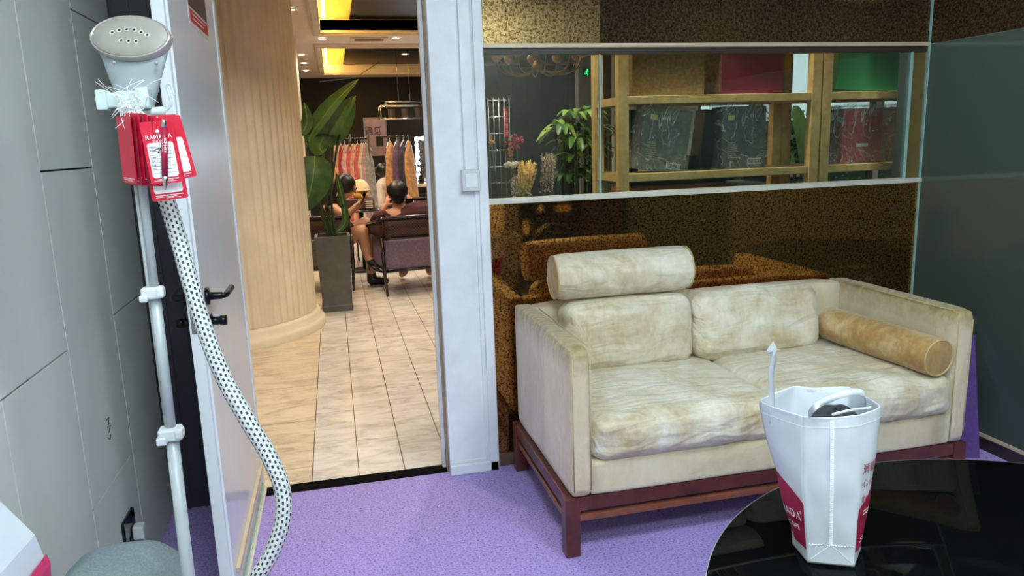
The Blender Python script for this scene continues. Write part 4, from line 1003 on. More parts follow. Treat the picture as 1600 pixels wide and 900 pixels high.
# person in maroon seen from behind
mn = thing('person', 'person in a maroon shirt seen from behind, sitting in the lilac armchair', 'person', (.78, 7.35, 0))
H2 = at(621, 303, 1, 7.36); hip2 = V((.78, 7.36, .50)); nk = V((H2.x+.01, 7.36, H2.z-.16))
b = MB(); head(b, H2, (.15, .95, -.28), (0, .3, 1), 1.04)
chain(b, [hip2, hip2+V((0, -.04, .2)), nk+V((0, 0, -.10))], [.16, .15, .14]); b.cone(nk+V((0, 0, -.06)), H2+V((0, 0, -.04)), .062, .056)
sL, sR = nk+V((-.20, .0, -.06)), nk+V((.20, .02, -.06)); chain(b, [sL, nk+V((0, 0, -.05)), sR], [.06, .085, .06])
eL = sL+V((-.06, .24, -.12)); wL = eL+V((.14, .06, .20)); chain(b, [sL, eL, wL], [.055, .044, .030]); hand(b, wL, (.4, .2, .8), (.5, .5, 0), 1, .6, 1)
eR = sR+V((.06, .22, -.10)); wR = eR+V((-.10, .08, .20)); chain(b, [sR, eR, wR], [.055, .044, .030]); hand(b, wR, (-.4, .2, .8), (-.5, .5, 0), 1, .6, -1)
for s in (-1, 1): chain(b, [hip2+V((s*.1, 0, -.03)), hip2+V((s*.14, .42, .02)), hip2+V((s*.14, .40, -.40)), hip2+V((s*.15, .52, -.45))], [.105, .07, .05, .035])
remesh(b.build('body', 'skin2', mn), .009)
h = MB(); h.ball(H2+V((0, -.012, .03)), .106, 0, 12, (.92, .98, 1.0)); 
for i in range(40):
    a = 2*PI*i/40; h.ball(H2+V((math.cos(a)*.085, math.sin(a)*.075-.02, .02+.05*random.random()-.03*(math.sin(a) < -.2))), .022, 0, 6)
h.ball(H2+V((0, -.06, -.045)), .055, 0, 8, (1.15, .7, .9))
remesh(h.build('hair', 'hair', mn), .010, 1)
c_ = MB(); chain(c_, [hip2, hip2+V((0, -.04, .2)), nk+V((0, 0, -.13))], [.172, .165, .155]); chain(c_, [sL, nk+V((0, 0, -.075)), sR], [.072, .085, .072]); chain(c_, [sL, sL.lerp(eL, .55)], [.072, .066]); chain(c_, [sR, sR.lerp(eR, .55)], [.072, .066])
remesh(c_.build('shirt', mat('maroon_shirt', (66, 24, 32), .85, bump=.2, bscale=60), mn), .010)
c_ = MB()
for s in (-1, 1): chain(c_, [hip2+V((s*.1, 0, -.03)), hip2+V((s*.14, .42, .02)), hip2+V((s*.14, .40, -.34))], [.118, .085, .066])
remesh(c_.build('trousers', mat('dark_trousers', (30, 30, 38), .85), mn), .010)
dk = thing('phone', 'black phone raised by the person in maroon', 'phone', tuple(at(647, 320, 1, 7.6))); q = at(640, 322, 1, 7.62)
MB().rbox(q.x-.04, q.x+.04, q.y-.006, q.y+.006, q.z-.075, q.z+.075, .006).build('phone_body', 'blackgloss', dk)
# person in white by the lit mirror
p3 = thing('person', 'person in a white top with tied black hair beside the lit make-up mirror', 'person', (.72, 11, 0))
H3 = at(601, 268, 1, 11.0); hip3 = at(603, 322, 1, 11.0); sh3 = at(603, 285, 1, 11.0)
b = MB(); head(b, H3, (.95, -.25, -.1), (0, 0, 1), 1.0); chain(b, [hip3, (hip3+sh3)/2, sh3+V((0, 0, -.06))], [.16, .14, .14]); b.cone(sh3, H3, .055, .05)
s1, s2 = sh3+V((.0, -.17, -.03)), sh3+V((.02, .17, -.03)); chain(b, [s1, sh3+V((0, 0, -.04)), s2], [.055, .08, .055])
chain(b, [s1, s1+V((.20, -.06, -.14)), s1+V((.30, 0, .10))], [.05, .04, .028]); hand(b, s1+V((.30, 0, .10)), (.1, .1, 1), (-1, 0, 0), 1, .6, 1)
chain(b, [s2, s2+V((.20, .0, -.14)), s2+V((.28, -.05, .08))], [.05, .04, .028]); hand(b, s2+V((.28, -.05, .08)), (.1, -.1, 1), (-1, 0, 0), 1, .6, -1)
for s in (-1, 1): chain(b, [hip3+V((0, s*.09, -.02)), V((hip3.x+.40, 11+s*.1, .50)), V((hip3.x+.42, 11+s*.1, .08)), V((hip3.x+.54, 11+s*.1, .04))], [.105, .07, .045, .03])
remesh(b.build('body', 'skin', p3), .012)
h = MB(); h.ball(H3+V((-.025, 0, .025)), .108, 0, 10, (.95, .95, .98)).ball(H3+V((-.13, 0, .02)), .05, 0, 8); remesh(h.build('hair', 'hair', p3), .012)
c_ = MB(); chain(c_, [hip3, (hip3+sh3)/2, sh3+V((0, 0, -.07))], [.175, .158, .155]); chain(c_, [s1, sh3+V((0, 0, -.06)), s2], [.07, .08, .07]); chain(c_, [s1, s1+V((.1, -.03, -.07))], [.07, .07]); chain(c_, [s2, s2+V((.1, 0, -.07))], [.07, .07])
remesh(c_.build('top', mat('white_top', (226, 216, 204), .85), p3), .012)
c_ = MB()
for s in (-1, 1): chain(c_, [hip3+V((0, s*.09, -.02)), V((hip3.x+.40, 11+s*.1, .50)), V((hip3.x+.42, 11+s*.1, .14))], [.12, .085, .06])
remesh(c_.build('trousers', mat('pale_trousers', (190, 186, 180), .85), p3), .012)
st3 = thing('salon_chair', 'pale round-backed chair under the person in white', 'chair', (.70, 11, 0))
sz = hip3.z-.15
MB().rbox(.45, 1.0, 10.75, 11.25, sz-.08, sz, .03).build('seat', 'column', st3)
MB().lathe([(0, -.02), (.2, -.02), (.22, 0), (.2, .02), (0, .02)], (.47, 11, sz+.22), 24, axis='x').build('backrest', 'column', st3)
MB().tube([(.72, 11, 0), (.72, 11, sz-.07)], .03).lathe([(.24, 0), (.22, .03), (0, .04)], (.72, 11, 0), 24).build('pedestal', 'chrome', st3)
# ---------------------------------------------------------------- racks of gowns
def garment(top, w, L, col, label, group=None, yaw=0, seed=0, name='hanging_dress'):
    t = thing(name, label, 'dress', tuple(top), group); R = Matrix.Translation(V(top)) @ Matrix.Rotation(yaw, 4, 'Z')
    rnd = random.Random(seed); ph_ = rnd.uniform(0, 6)
    def fn_(u, v):
        a = u*2*PI; hw = w*(.18+.82*min(1, v*6))*(1+.25*v)*.5; dp = (.035+.05*v); wv = 1+.16*v*math.sin(a*7+ph_)+.05*math.sin(a*13)
        return V((math.cos(a)*hw*wv, math.sin(a)*dp*wv, -.05-.07*min(1, v*6)-v*L))
    m = MB().grid(fn_, 48, 18); m.xf(R); m.build('cloth', col, t)
    k = MB().tube(smoothpath([(-w*.45, 0, -.13), (0, 0, -.04), (w*.45, 0, -.13)], 4), .006, 6).tube(smoothpath([(0, 0, -.04), (0, 0, .0), (.015, 0, .02), (0, 0, .035), (-.012, 0, .02)], 4), .003, 6)
    k.xf(R); k.build('hanger', 'whiteplastic', t); return t
RY = 9.5
g0 = at(521, 218, 1, RY); g1 = at(578, 218, 1, RY)
rk = thing('garment_rack', 'black garment rack full of pink and peach gowns', 'garment rack', ((g0.x+g1.x)/2, RY, 0)); zt = g0.z
m = MB().tube([(g0.x-.05, RY, zt), (g1.x-.02, RY, zt)], .012)
m.build('hanging_rail', 'black', rk)
for x in (g0.x-.05, at(553, 300, 1, RY-.12).x, g1.x-.02): MB().tube([(x, RY-.02, zt+.06), (x, RY-.02, .03)], .011).tube([(x, RY-.25, .03), (x, RY+.25, .03)], .012).build('post', 'black', rk)
dcol = {'peach': (226, 160, 130), 'rose': (200, 96, 96), 'pink': (232, 176, 176), 'red': (160, 52, 56), 'cream': (226, 202, 176), 'mauve': (186, 146, 158), 'grey': (150, 146, 140)}
for k, c in dcol.items(): M['d_'+k] = mat('gown_'+k, c, .6, sheen=.3, vary=.18, vscale=26)
for i, (px, c, lb) in enumerate(((525, 'peach', 'peach gown hanging at the left end of the rack'), (532, 'red', 'deep red gown on the rack beside the peach one'), (538, 'pink', 'pale pink gown on the rack, left of its middle post'),
        (545, 'rose', 'rose red gown hanging left of the middle post of the rack'), (551, 'peach', 'second peach gown at the middle post of the rack'), (558, 'rose', 'rose gown hanging right of the middle post'),
        (564, 'cream', 'long cream gown near the right end of the rack'), (567, 'mauve', 'mauve gown near the right end of the rack'), (571, 'grey', 'grey veil gown at the right end of the rack'))):
    p_ = at(px, 218, 1, RY); garment((p_.x, RY, zt-.02), .17, [.9, .95, .92, .98, .9, .95, 1.0, .95, .9][i], 'd_'+c, lb, yaw=1.15-.1*i, seed=i)
RY2 = 10.6; g2 = at(624, 213, 1, RY2)
rk2 = thing('garment_stand', 'single post garment stand with brown and dark gowns near the lit mirror', 'garment rack', (g2.x, RY2, 0))
MB().tube([(g2.x, RY2+.1, 0), (g2.x, RY2+.1, g2.z)], .014).tube([(g2.x-.25, RY2+.1, g2.z), (g2.x+.25, RY2+.1, g2.z)], .011).lathe([(.25, 0), (.24, .02), (0, .03)], (g2.x, RY2+.1, 0), 20).build('stand', 'black', rk2)
for k, c in {'tan': (176, 126, 76), 'plum': (88, 56, 84), 'ink': (34, 32, 38)}.items(): M['d_'+k] = mat('gown_'+k, c, .6, sheen=.3, vary=.25, vscale=20)
for i, (dx, c, lb) in enumerate(((-.13, 'tan', 'tan gown at the left of the garment stand near the lit mirror'), (-.03, 'plum', 'plum gown in the middle of the garment stand'), (.06, 'ink', 'inky gown with pale piping on the garment stand'), (.13, 'tan', 'brown gown at the right of the garment stand beside the mirror'))):
    garment((g2.x+dx, RY2+.1, g2.z-.02), .20, .72, 'd_'+c, lb, yaw=.9, seed=20+i)
# lit make-up mirror and its table
MX = at(657, 255, 1, 11.3).x
mk = thing('makeup_mirror', 'make-up mirror ringed with glowing white bulbs on the pale table', 'mirror', (MX+.2, 11.35, .8))
MB().box(MX-.06, MX+.55, 11.35, 11.38, .86, 1.52).build('frame', 'white', mk); MB().box(MX-.02, MX+.51, 11.345, 11.35, .9, 1.48).build('mirror_glass', 'chrome', mk)
bulb = emis('bulb_glow', (222, 236, 255), 30)
pos = [(MX-.035, .95+.09*k) for k in range(7)]+[(MX+.06+.1*k, 1.5) for k in range(5)]+[(MX+.53, .95+.09*k) for k in range(7)]
for x, z in pos: MB().ball((x, 11.33, z), .030, 0, 8).build('bulb', bulb, mk)
tbx = at(628, 290, 1, 11.2).x
tt = thing('dressing_table', 'pale dressing table with dark boxes on its lower shelf under the lit mirror', 'table', (tbx+.4, 11.2, 0))
MB().box(tbx, tbx+1.0, 10.95, 11.5, .80, .84, 0, bev=.004).build('tabletop', 'column', tt); MB().box(tbx+.02, tbx+.98, 10.97, 11.48, .42, .45).build('shelf', 'column', tt)
for x in (tbx+.03, tbx+.95):
    for y in (10.98, 11.46): MB().box(x-.02, x+.02, y-.02, y+.02, 0, .80).build('leg', 'column', tt)
for k in range(4): tag(MB().rbox(tbx+.16, tbx+.55+.02*(k % 2), 11.0, 11.3, .452+.06*k, .508+.06*k, .006).build('folded_garment_box', 'black' if k % 2 else 'slate'), ['bottom', 'second', 'third', 'topmost'][k]+' dark flat box of the stack under the dressing table', 'box')
vs_ = thing('flower_vase', 'small vase of dark twigs on the dressing table before the mirror', 'vase', (tbx+.28, 11.1, .84))
MB().lathe([(0, 0), (.04, 0), (.05, .05), (.03, .1), (.035, .12)], (tbx+.28, 11.1, .84), 16).build('vase', 'black', vs_)
m = MB()
for k in range(12): a = k*2.4; m.tube([(tbx+.28, 11.1, .94), (tbx+.28+.1*math.cos(a), 11.1+.05*math.sin(a), 1.06+.02*(k % 4))], .004, 5); m.ball((tbx+.28+.1*math.cos(a), 11.1+.05*math.sin(a), 1.06+.02*(k % 4)), .018, 0, 5)
m.build('twigs', 'charcoal', vs_)
# poster on the dark back wall, glass chandelier
a, b_ = at(567, 184, 1, 13.2), at(607, 243, 1, 13.2)
pp = thing('framed_poster', 'grey framed poster with brush lettering standing in the dark hall', 'poster', (a.x, 13.2, b_.z))
MB().box(a.x, b_.x, 13.2, 13.23, b_.z, a.z).build('frame', 'chrome', pp)
MB().box(a.x+.03, b_.x-.03, 13.194, 13.2, b_.z+.03, a.z-.03).build('print', mat('poster_sheet', (128, 104, 108), .6, vary=.12, vscale=3), pp)
m = MB(); text_on(m, '遇见', .14, lambda x, y: V(((a.x+b_.x)/2+x-.04, 13.190, a.z-.28+y)), 0); text_on(m, '你', .07, lambda x, y: V(((a.x+b_.x)/2+x+.1, 13.190, a.z-.37+y)), 0)
m.box((a.x+b_.x)/2+.0, (a.x+b_.x)/2+.12, 13.189, 13.192, b_.z+.17, b_.z+.33).build('brush_lettering', 'black', pp)
MB().box(a.x+.1, b_.x-.1, 13.3, 13.34, 0, b_.z+.02).build('stand', 'black', pp)
a, b_ = at(593, 166, 1, 12.0), at(672, 184, 1, 12.0)
ch = thing('glass_chandelier', 'rectangular two-tier clear glass chandelier hanging in the dark hall', 'chandelier', ((a.x+b_.x)/2, 12, a.z))
def frame_box(m, x0, x1, y0, y1, z0, z1, r=.008):
    for y in (y0, y1):
        for z in (z0, z1): m.tube([(x0, y, z), (x1, y, z)], r, 6)
        for x in (x0, x1): m.tube([(x, y, z0), (x, y, z1)], r, 6)
    for x in (x0, x1):
        for z in (z0, z1): m.tube([(x, y0, z), (x, y1, z)], r, 6)
m = MB(); frame_box(m, a.x, b_.x, 11.8, 12.2, b_.z, a.z); frame_box(m, a.x+.1, b_.x-.1, 11.9, 12.1, a.z, a.z+.06); m.build('frame', 'chrome', ch)
for k in range(4): MB().lathe([(.06, 0), (.06, .14)], (a.x+.18+.21*k, 12, b_.z+.01), 14).build('shade', mat('smoky_glass', (96, 90, 88), .2, vary=.05) if k == 0 else bpy.data.materials['smoky_glass'], ch)
MB().tube([(a.x+.3, 12, a.z+.06), (a.x+.3, 12, 2.93)], .004, 6).tube([(b_.x-.3, 12, a.z+.06), (b_.x-.3, 12, 2.93)], .004, 6).build('suspension', 'chrome', ch)
# low table with a toy basket
q = at(563, 314, 1, 8.6)
lt = thing('side_table', 'dark side table between the armchairs carrying a basket of plush toys', 'table', (q.x, 8.6, 0))
MB().lathe([(0, 0), (.26, 0), (.26, -.02), (0, -.02)], (q.x, 8.6, q.z-.09), 32).build('tabletop', 'darkwood', lt); MB().tube([(q.x, 8.6, 0), (q.x, 8.6, q.z-.11)], .025).lathe([(.2, 0), (.18, .02), (0, .03)], (q.x, 8.6, 0), 24).build('pedestal', 'black', lt)
bk = thing('toy_basket', 'brown tray basket of toys with striped side on the side table', 'basket', (q.x, 8.6, q.z-.08))
MB().box(q.x-.17, q.x+.15, 8.45, 8.75, q.z-.088, q.z+.03, 0, bev=.01).build('basket', mat('basket_brown', (74, 44, 36), .6, bump=.2), bk)
m = MB(); [m.box(q.x+.05, q.x+.13, 8.445, 8.45, q.z-.07+.022*k, q.z-.06+.022*k) for k in range(4)]; m.build('stripes', 'column', bk)
t1 = thing('plush_toy', 'yellow plush toy in the brown basket', 'plush toy', (q.x, 8.6, q.z+.03)); remesh(MB().ball((q.x-.02, 8.58, q.z+.075), .06).ball((q.x+.05, 8.58, q.z+.07), .045).ball((q.x-.06, 8.57, q.z+.12), .022).ball((q.x+.01, 8.57, q.z+.13), .022).build('body', mat('plush_yellow', (220, 170, 70), .9), t1), .008)
t2 = thing('knit_hat', 'cream knitted hat lying over the yellow plush toy', 'hat', (q.x, 8.6, q.z+.12)); MB().lathe([(.095, 0), (.10, .02), (.095, .05), (.075, .09), (.04, .12), (0, .13)], (q.x+.01, 8.62, q.z+.115), 28, sx=1.05).build('crown', mat('cream_knit', (226, 198, 156), .9, bump=.3, bscale=60), t2)
MB().tube([(q.x+.01+.10*math.cos(2*PI*k/24), 8.62+.097*math.sin(2*PI*k/24), q.z+.12) for k in range(24)], .014, 8, closed=True).build('brim', bpy.data.materials['cream_knit'], t2)
# ================================================================== behind the long window
ds = M['shelf']
def shelf_unit(x0, x1, label):
    t = thing('display_shelf', label, 'shelf', ((x0+x1)/2, 3.5, 0)); y0, y1 = 3.28, 3.655
    for x in (x0, x1-.05):
        for y in (y0, y1-.045): MB().box(x, x+.05, y, y+.045, 0, 2.0, 0, bev=.002).build('post', ds, t)
    for z in (.5, 1.198, 1.553, 1.955):
        MB().box(x0+.05, x1-.05, y0+.004, y0+.03, z, z+.036, 0, bev=.002).box(x0+.05, x1-.05, y1-.03, y1-.004, z, z+.036, 0, bev=.002).box(x0+.01, x0+.04, y0+.045, y1-.045, z, z+.036).box(x1-.04, x1-.01, y0+.045, y1-.045, z, z+.036).build('beam', ds, t)
        MB().box(x0+.02, x1-.02, y0+.03, y1-.03, z+.024, z+.036).build('shelf_board', ds, t)
    return t
shelf_unit(1.296, 2.352, 'pale pine display shelf holding wrapped grey and navy boxes')
shelf_unit(2.362, 3.42, 'pale pine display shelf holding the green and wrapped red boxes')
ZL, ZU = 1.235, 1.590
def gift(name, label, x0, x1, y0, dep, z0, h, rx, rz_, col, wrapped=False, cat='box', rough=.4, extra=None):
    t = thing(name, label, cat, ((x0+x1)/2, y0+dep/2, z0)); w = x1-x0
    R = Matrix.Translation(V(((x0+x1)/2, y0, z0))) @ Matrix.Rotation(math.radians(rz_), 4, 'Z') @ Matrix.Rotation(math.radians(rx), 4, 'Y')
    m = MB().rbox(-w/2, w/2, 0, dep, .002, h, .004); m.xf(R); m.build('box_body', col, t)
    if extra:
        for nm_, mm, fn_ in extra: q = MB(); fn_(q, w, h); q.xf(R); q.build(nm_, mm, t)
    if wrapped:
        m = MB(); K = 26
        def wf(u, v):
            return V(((u-.5)*(w+.022), -.006-.005*noise.noise(V((u*7, v*9, x0*9)))-.004*abs(noise.noise(V((u*20+v*9, v*6, 1)))), -.004+v*(h+.028)))
        m.grid(wf, K, K)
        o_ = len(m.v)
        m.grid(lambda u, v: V(((-w/2-.008-.004*noise.noise(V((u*6, v*9, 3)))), u*(dep+.01)-.005, -.002+v*(h+.02))), 8, K)
        m.grid(lambda u, v: V(((w/2+.008+.004*noise.noise(V((u*6, v*9, 5)))), u*(dep+.01)-.005, -.002+v*(h+.02))), 8, K)
        m.grid(lambda u, v: V(((u-.5)*(w+.02), v*(dep+.01)-.005, h+.012+.008*noise.noise(V((u*9, v*6, 5))))), K, 8)
        m.xf(R); m.build('plastic_wrap', 'wrap', t)
        # crease lines of the film
    return t
def m_wrap():
    k = N('clear_plastic_film'); k.n.remove(k.b)
    tr = k.add('ShaderNodeBsdfTransparent'); tr.inputs[0].default_value = (.93, .95, .95, 1)
    g = k.add('ShaderNodeBsdfGlossy'); g.inputs['Roughness'].default_value = .07
    df = k.add('ShaderNodeBsdfDiffuse'); df.inputs[0].default_value = (.75, .8, .8, 1)
    v = k.coord((1, 1, 1)); n = k.noise(9, v, 5, .6, 2.2)
    bp_ = k.add('ShaderNodeBump'); bp_.inputs['Strength'].default_value = 1; bp_.inputs['Distance'].default_value = .03; k.link(n, bp_.inputs['Height']); k.link(bp_.outputs[0], g.inputs['Normal'])
    w = k.ramp(k.noise(4, v, 3, .5, 2), [(.485, (0, 0, 0)), (.5, (255, 255, 255)), (.515, (0, 0, 0))])  # thin pale streaks paint crinkle highlights into the film
    mm = k.add('ShaderNodeMath', operation='MULTIPLY_ADD'); k.link(w, mm.inputs[0]); mm.inputs[1].default_value = .5; mm.inputs[2].default_value = .07
    a = k.add('ShaderNodeMixShader'); a.inputs[0].default_value = .22; k.link(tr.outputs[0], a.inputs[1]); k.link(g.outputs[0], a.inputs[2])
    b = k.add('ShaderNodeMixShader'); k.link(mm.outputs[0], b.inputs[0]); k.link(a.outputs[0], b.inputs[1]); k.link(df.outputs[0], b.inputs[2]); k.link(b.outputs[0], k.out.inputs[0]); return k.m
M['wrap'] = m_wrap()
def frame_lines(q, w, h):
    q.box(-w*.40, w*.40, -.001, 0, h*.84, h*.85).box(-w*.40, w*.40, -.001, 0, h*.12, h*.13).box(-w*.40, -w*.385, -.001, 0, h*.12, h*.85).box(w*.385, w*.4, -.001, 0, h*.12, h*.85)
def lab(q, w, h): q.box(w*.08, w*.40, -.002, 0, h*.06, h*.16)
def gm(q, w, h): q.box(-w*.38, -w*.24, -.002, 0, h*.78, h*.86); [q.box(-w*.38, -w*.2+.004*k, -.0015, 0, h*(.42-.035*k), h*(.425-.035*k)) for k in range(8)]
X = lambda px, py, y=3.36: at(px, py, 1, y).x
M['labelw'] = mat('barcode_label', (226, 226, 222), .5)
def bars(q, w, h): [q.box(w*(.1+.034*k), w*(.1+.034*k+.012+.006*(k % 3)), -.003, -.001, h*.08, h*.14) for k in range(9)]
ex = [('barcode_label', M['labelw'], lab), ('gold_mark', 'gold', gm), ('barcode', 'blacktxt', bars)]
gift('gift_box', 'grey gift box wrapped in clear film, leaning left on the pine shelf', X(994, 260), X(1072, 260), 3.36, .10, ZL, .305, 9, 6, mat('box_grey', (118, 128, 124), .4), True, extra=ex)
gift('gift_box', 'dark navy gift box wrapped in clear film standing upright on the pine shelf', X(1126, 260), X(1197, 260), 3.36, .10, ZL, .30, 0, 5, mat('box_navy', (62, 86, 98), .4), True, extra=ex)
gift('gift_box', 'plain black box behind the leaning grey wrapped box', X(980, 260), X(1012, 260), 3.47, .06, ZL, .30, 0, 0, mat('box_black', (24, 24, 28), .4))
gift('gift_box', 'black board leaning between the grey and the navy wrapped boxes', X(1097, 260), X(1117, 260), 3.40, .11, ZL, .29, 7, 0, mat('box_black2', (22, 20, 26), .4))
gift('gift_box', 'low black box lying behind the grey wrapped box', X(1062, 260, 3.45), X(1100, 260, 3.45), 3.45, .08, ZL, .07, 0, 0, 'black')
def redhat(q, w, h): q.box(-w*.14, w*.14, -.003, 0, h*.30, h*.36)
gift('gift_box', 'bright red gift box wrapped in clear film beside the pine posts', X(1308, 250), X(1374, 250), 3.34, .10, ZL, .275, 0, 4, mat('box_red', (204, 30, 58), .35), True, extra=[('white_bow', 'whitetxt', redhat), ('embossed_frame', mat('box_red_dark', (168, 20, 44), .35), frame_lines)])
gift('gift_box', 'maroon box with film wrap seen edge-on behind the bright red box', X(1288, 250), X(1306, 250), 3.36, .12, ZL, .27, 0, 0, mat('box_maroon', (92, 22, 40), .4), True)
gift('gift_box', 'maroon wrapped gift box cut off by the right end of the window', X(1396, 250, 3.40), X(1452, 250, 3.40), 3.40, .10, ZL, .28, 0, 4, mat('box_maroon2', (120, 24, 48), .4), True)
gift('gift_box', 'dark red board leaning behind the bright red wrapped box', X(1372, 250, 3.5), X(1402, 250, 3.5), 3.5, .03, ZL, .27, 8, 0, mat('box_dred', (128, 22, 42), .4))
gift('woven_box', 'olive brown woven box on the upper pine shelf', X(984, 140), X(1096, 140), 3.33, .18, ZU, .29, 0, 0, mat('woven_olive', (132, 110, 64), .7, bump=.5, bscale=90, vary=.15, vscale=70))
gift('gift_box', 'large maroon gift box on the upper pine shelf', X(1118, 140), X(1222, 140), 3.33, .18, ZU, .235, 0, 7, mat('box_plum', (122, 32, 60), .35), extra=[('side_pattern', mat('brown_pattern', (92, 62, 40), .5, vary=.6, vscale=60), lambda q, w, h: q.box(-w/2-.002, -w/2, 0, .18, .004, h-.004))])
gift('gift_box', 'green gift box on the upper shelf behind the right pine post', X(1300, 130), X(1404, 130), 3.33, .18, ZU, .27, 3, 0, mat('box_green', (52, 150, 92), .4))
gift('gift_box', 'dark maroon case beside the green box at the window end', X(1400, 130, 3.45), X(1450, 130, 3.45), 3.45, .08, ZU, .25, 0, 0, mat('box_umber', (74, 34, 40), .4))
tag(MB().tube(smoothpath([at(938, 84, 1, 3.26), at(940, 130, 1, 3.255), at(936, 180, 1, 3.26), at(938, 240, 1, 3.255), at(937, 292, 1, 3.26), V((at(937, 292, 1, 3.26).x, 3.26, .02))], 6), .005, 8).build('white_cable', 'whiteplastic'), 'white cable hanging at the left end of the pine shelf behind the glass', 'cable')
pc = at(936, 200, 1, 3.3).x
# dark tiled wall and the bright side with windows
wx0, wx1 = 2.45, 4.6
m = MB().box(wx0-.3, wx1, 13.5, 13.6, 0, HZ, 1)
k = 0
for i in range(9):
    for jz in range(8): m.box(wx0-.25+i*.27, wx0-.25+i*.27+.262, 13.49, 13.5, .1+jz*.33, .1+jz*.33+.322, 0)
struct(m.build('wall_tiled', [mat('slate_tile', (50, 54, 62), .3, vary=.1), 'black']))
WY = 9.2
gwm = mat('hall_grey_wall', (92, 88, 90), .6); wwm = mat('hall_white_wall', (206, 204, 198), .6)
wl0 = at(905, 150, 1, WY).x; wl1 = at(955, 150, 1, WY).x
struct(MB().box(wl0, wl1, WY, WY+.15, 0, HZ).build('wall_hall_grey', gwm))
w_ = MB()
wins = [(4.75, 5.6), (5.68, 6.5), (6.58, 7.5), (7.58, 9.4)]
xs = [wl1]+[q for a in wins for q in a]+[9.6]
for i in range(0, len(xs), 2): w_.box(xs[i], xs[i+1], WY, WY+.15, 0, HZ)
for a, b in wins: w_.box(a, b, WY, WY+.15, 0, .35).box(a, b, WY, WY+.15, 2.5, HZ)
struct(w_.build('wall_hall_windows', wwm))
for i, (a, b) in enumerate(wins):
    t = thing('window_%d' % (i+2), None, None, (a, WY, .35), kind='structure')
    MB().box(a, a+.05, WY+.02, WY+.1, .35, 2.5).box(b-.05, b, WY+.02, WY+.1, .35, 2.5).box(a, b, WY+.02, WY+.1, .35, .4).box(a, b, WY+.02, WY+.1, 1.45, 1.5).box(a, b, WY+.02, WY+.1, 2.45, 2.5).build('window_frame', 'slate', t)
    MB().box(a+.05, b-.05, WY+.06, WY+.065, .4, 2.45).build('glass_pane', 'pane', t)
# daylit terrace outside those windows
struct(MB().box(4.76, 9.6, WY+.17, 15.4, .004, .02).build('floor_terrace', mat('terrace', (190, 186, 176), .8)))
sky = emis('daylight_sky', (236, 244, 255), 3.2)
struct(MB().box(4.62, 9.6, 15.36, 15.4, 0, HZ).build('sky_backdrop', sky)) if False else None
hm_ = MB(); rnd = random.Random(5)
for k in range(2600):
    c = V((rnd.uniform(4.9, 9.4), rnd.uniform(10.6, 11.3), rnd.uniform(.1, 1.75))); d = V((rnd.uniform(-1, 1), rnd.uniform(-1, .2), rnd.uniform(-.6, 1))).normalized()*.05; e = d.cross(V((rnd.random(), rnd.random(), 1))).normalized()*.022
    hm_.quad(c, c+d*.5+e, c+d, c+d*.5-e)
hg = thing('hedge', 'sunlit green hedge outside the far hall windows', 'hedge', (6.6, 10.9, 0))
o = hm_.build('foliage', mat('hedge_green', (120, 160, 84), .6, vary=.4, vscale=6), hg); o['kind'] = 'stuff'
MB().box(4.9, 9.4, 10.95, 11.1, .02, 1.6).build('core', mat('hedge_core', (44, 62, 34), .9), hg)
for i, x in enumerate(()):
    l = bpy.data.lights.new('daylight', 'AREA'); l.energy = 150; l.size = 1.4; l.color = (.92, .96, 1)
    o = bpy.data.objects.new('daylight', l); COL.objects.link(o); o.location = (x, 10.1, 2.7); o.rotation_euler = (math.radians(-10), 0, 0)
# exit sign
e0, e1 = at(911, 106, 1, WY-.02), at(921, 119, 1, WY-.02)
ex_ = thing('exit_sign', 'small glowing green exit sign high on the grey hall wall', 'exit sign', tuple(e1))
MB().box(e0.x, e1.x, WY-.03, WY-.002, e1.z, e0.z).build('housing', 'black', ex_)
gx = (e0.x+e1.x)/2; gz = (e0.z+e1.z)/2
m = MB().ball((gx+.012, WY-.034, gz+.028), .012, 0, 6, (1, .3, 1)); m.tube([(gx+.008, WY-.034, gz+.015), (gx-.002, WY-.034, gz-.012)], .010, 6).tube([(gx-.002, WY-.034, gz-.012), (gx+.018, WY-.034, gz-.028), (gx+.012, WY-.034, gz-.044)], .006, 6).tube([(gx-.002, WY-.034, gz-.012), (gx-.018, WY-.034, gz-.024), (gx-.03, WY-.034, gz-.02)], .006, 6).tube([(gx+.008, WY-.034, gz+.012), (gx+.026, WY-.034, gz+.004)], .005, 6).tube([(gx+.006, WY-.034, gz+.012), (gx-.018, WY-.034, gz+.006)], .005, 6)
m.build('running_figure', emis('exit_green', (40, 230, 120), 2.5), ex_)
# chandelier with glass cups
CY = 6.2; cc = at(842, 108, 1, CY); 
cd = thing('chandelier', 'branched brass chandelier with dark glass cups seen through the window', 'chandelier', tuple(cc))
MB().tube([(cc.x, CY, cc.z), (cc.x, CY, 2.93)], .012).ball((cc.x, CY, cc.z+.03), .05).ball((cc.x, CY, cc.z+.16), .03).build('stem', 'brass', cd)
cupm = mat('dark_cup_glass', (120, 84, 62), .2, vary=.2, vscale=40, coat=.5)
for k in range(10):
    a = 2*PI*k/10+.2; r = .36; e = V((cc.x+r*math.cos(a), CY+r*math.sin(a), cc.z+.09))
    br_ = MB().tube(smoothpath([(cc.x, CY, cc.z+.02), (cc.x+r*.4*math.cos(a), CY+r*.4*math.sin(a), cc.z-.04), (cc.x+r*.85*math.cos(a), CY+r*.85*math.sin(a), cc.z-.02), tuple(e)], 5), .007, 8).build('arm', 'brass', cd)
    MB().lathe([(0, -.02), (.02, -.015), (.045, .01), (.05, .04), (.035, .06)], e, 14).build('cup', cupm, cd)
    MB().lathe([(.0, .06), (.012, .07), (.014, .10), (0, .125)], e, 10).build('bulb', emis('candle_glow', (255, 214, 150), 3) if k == 0 else bpy.data.materials['candle_glow'], cd)
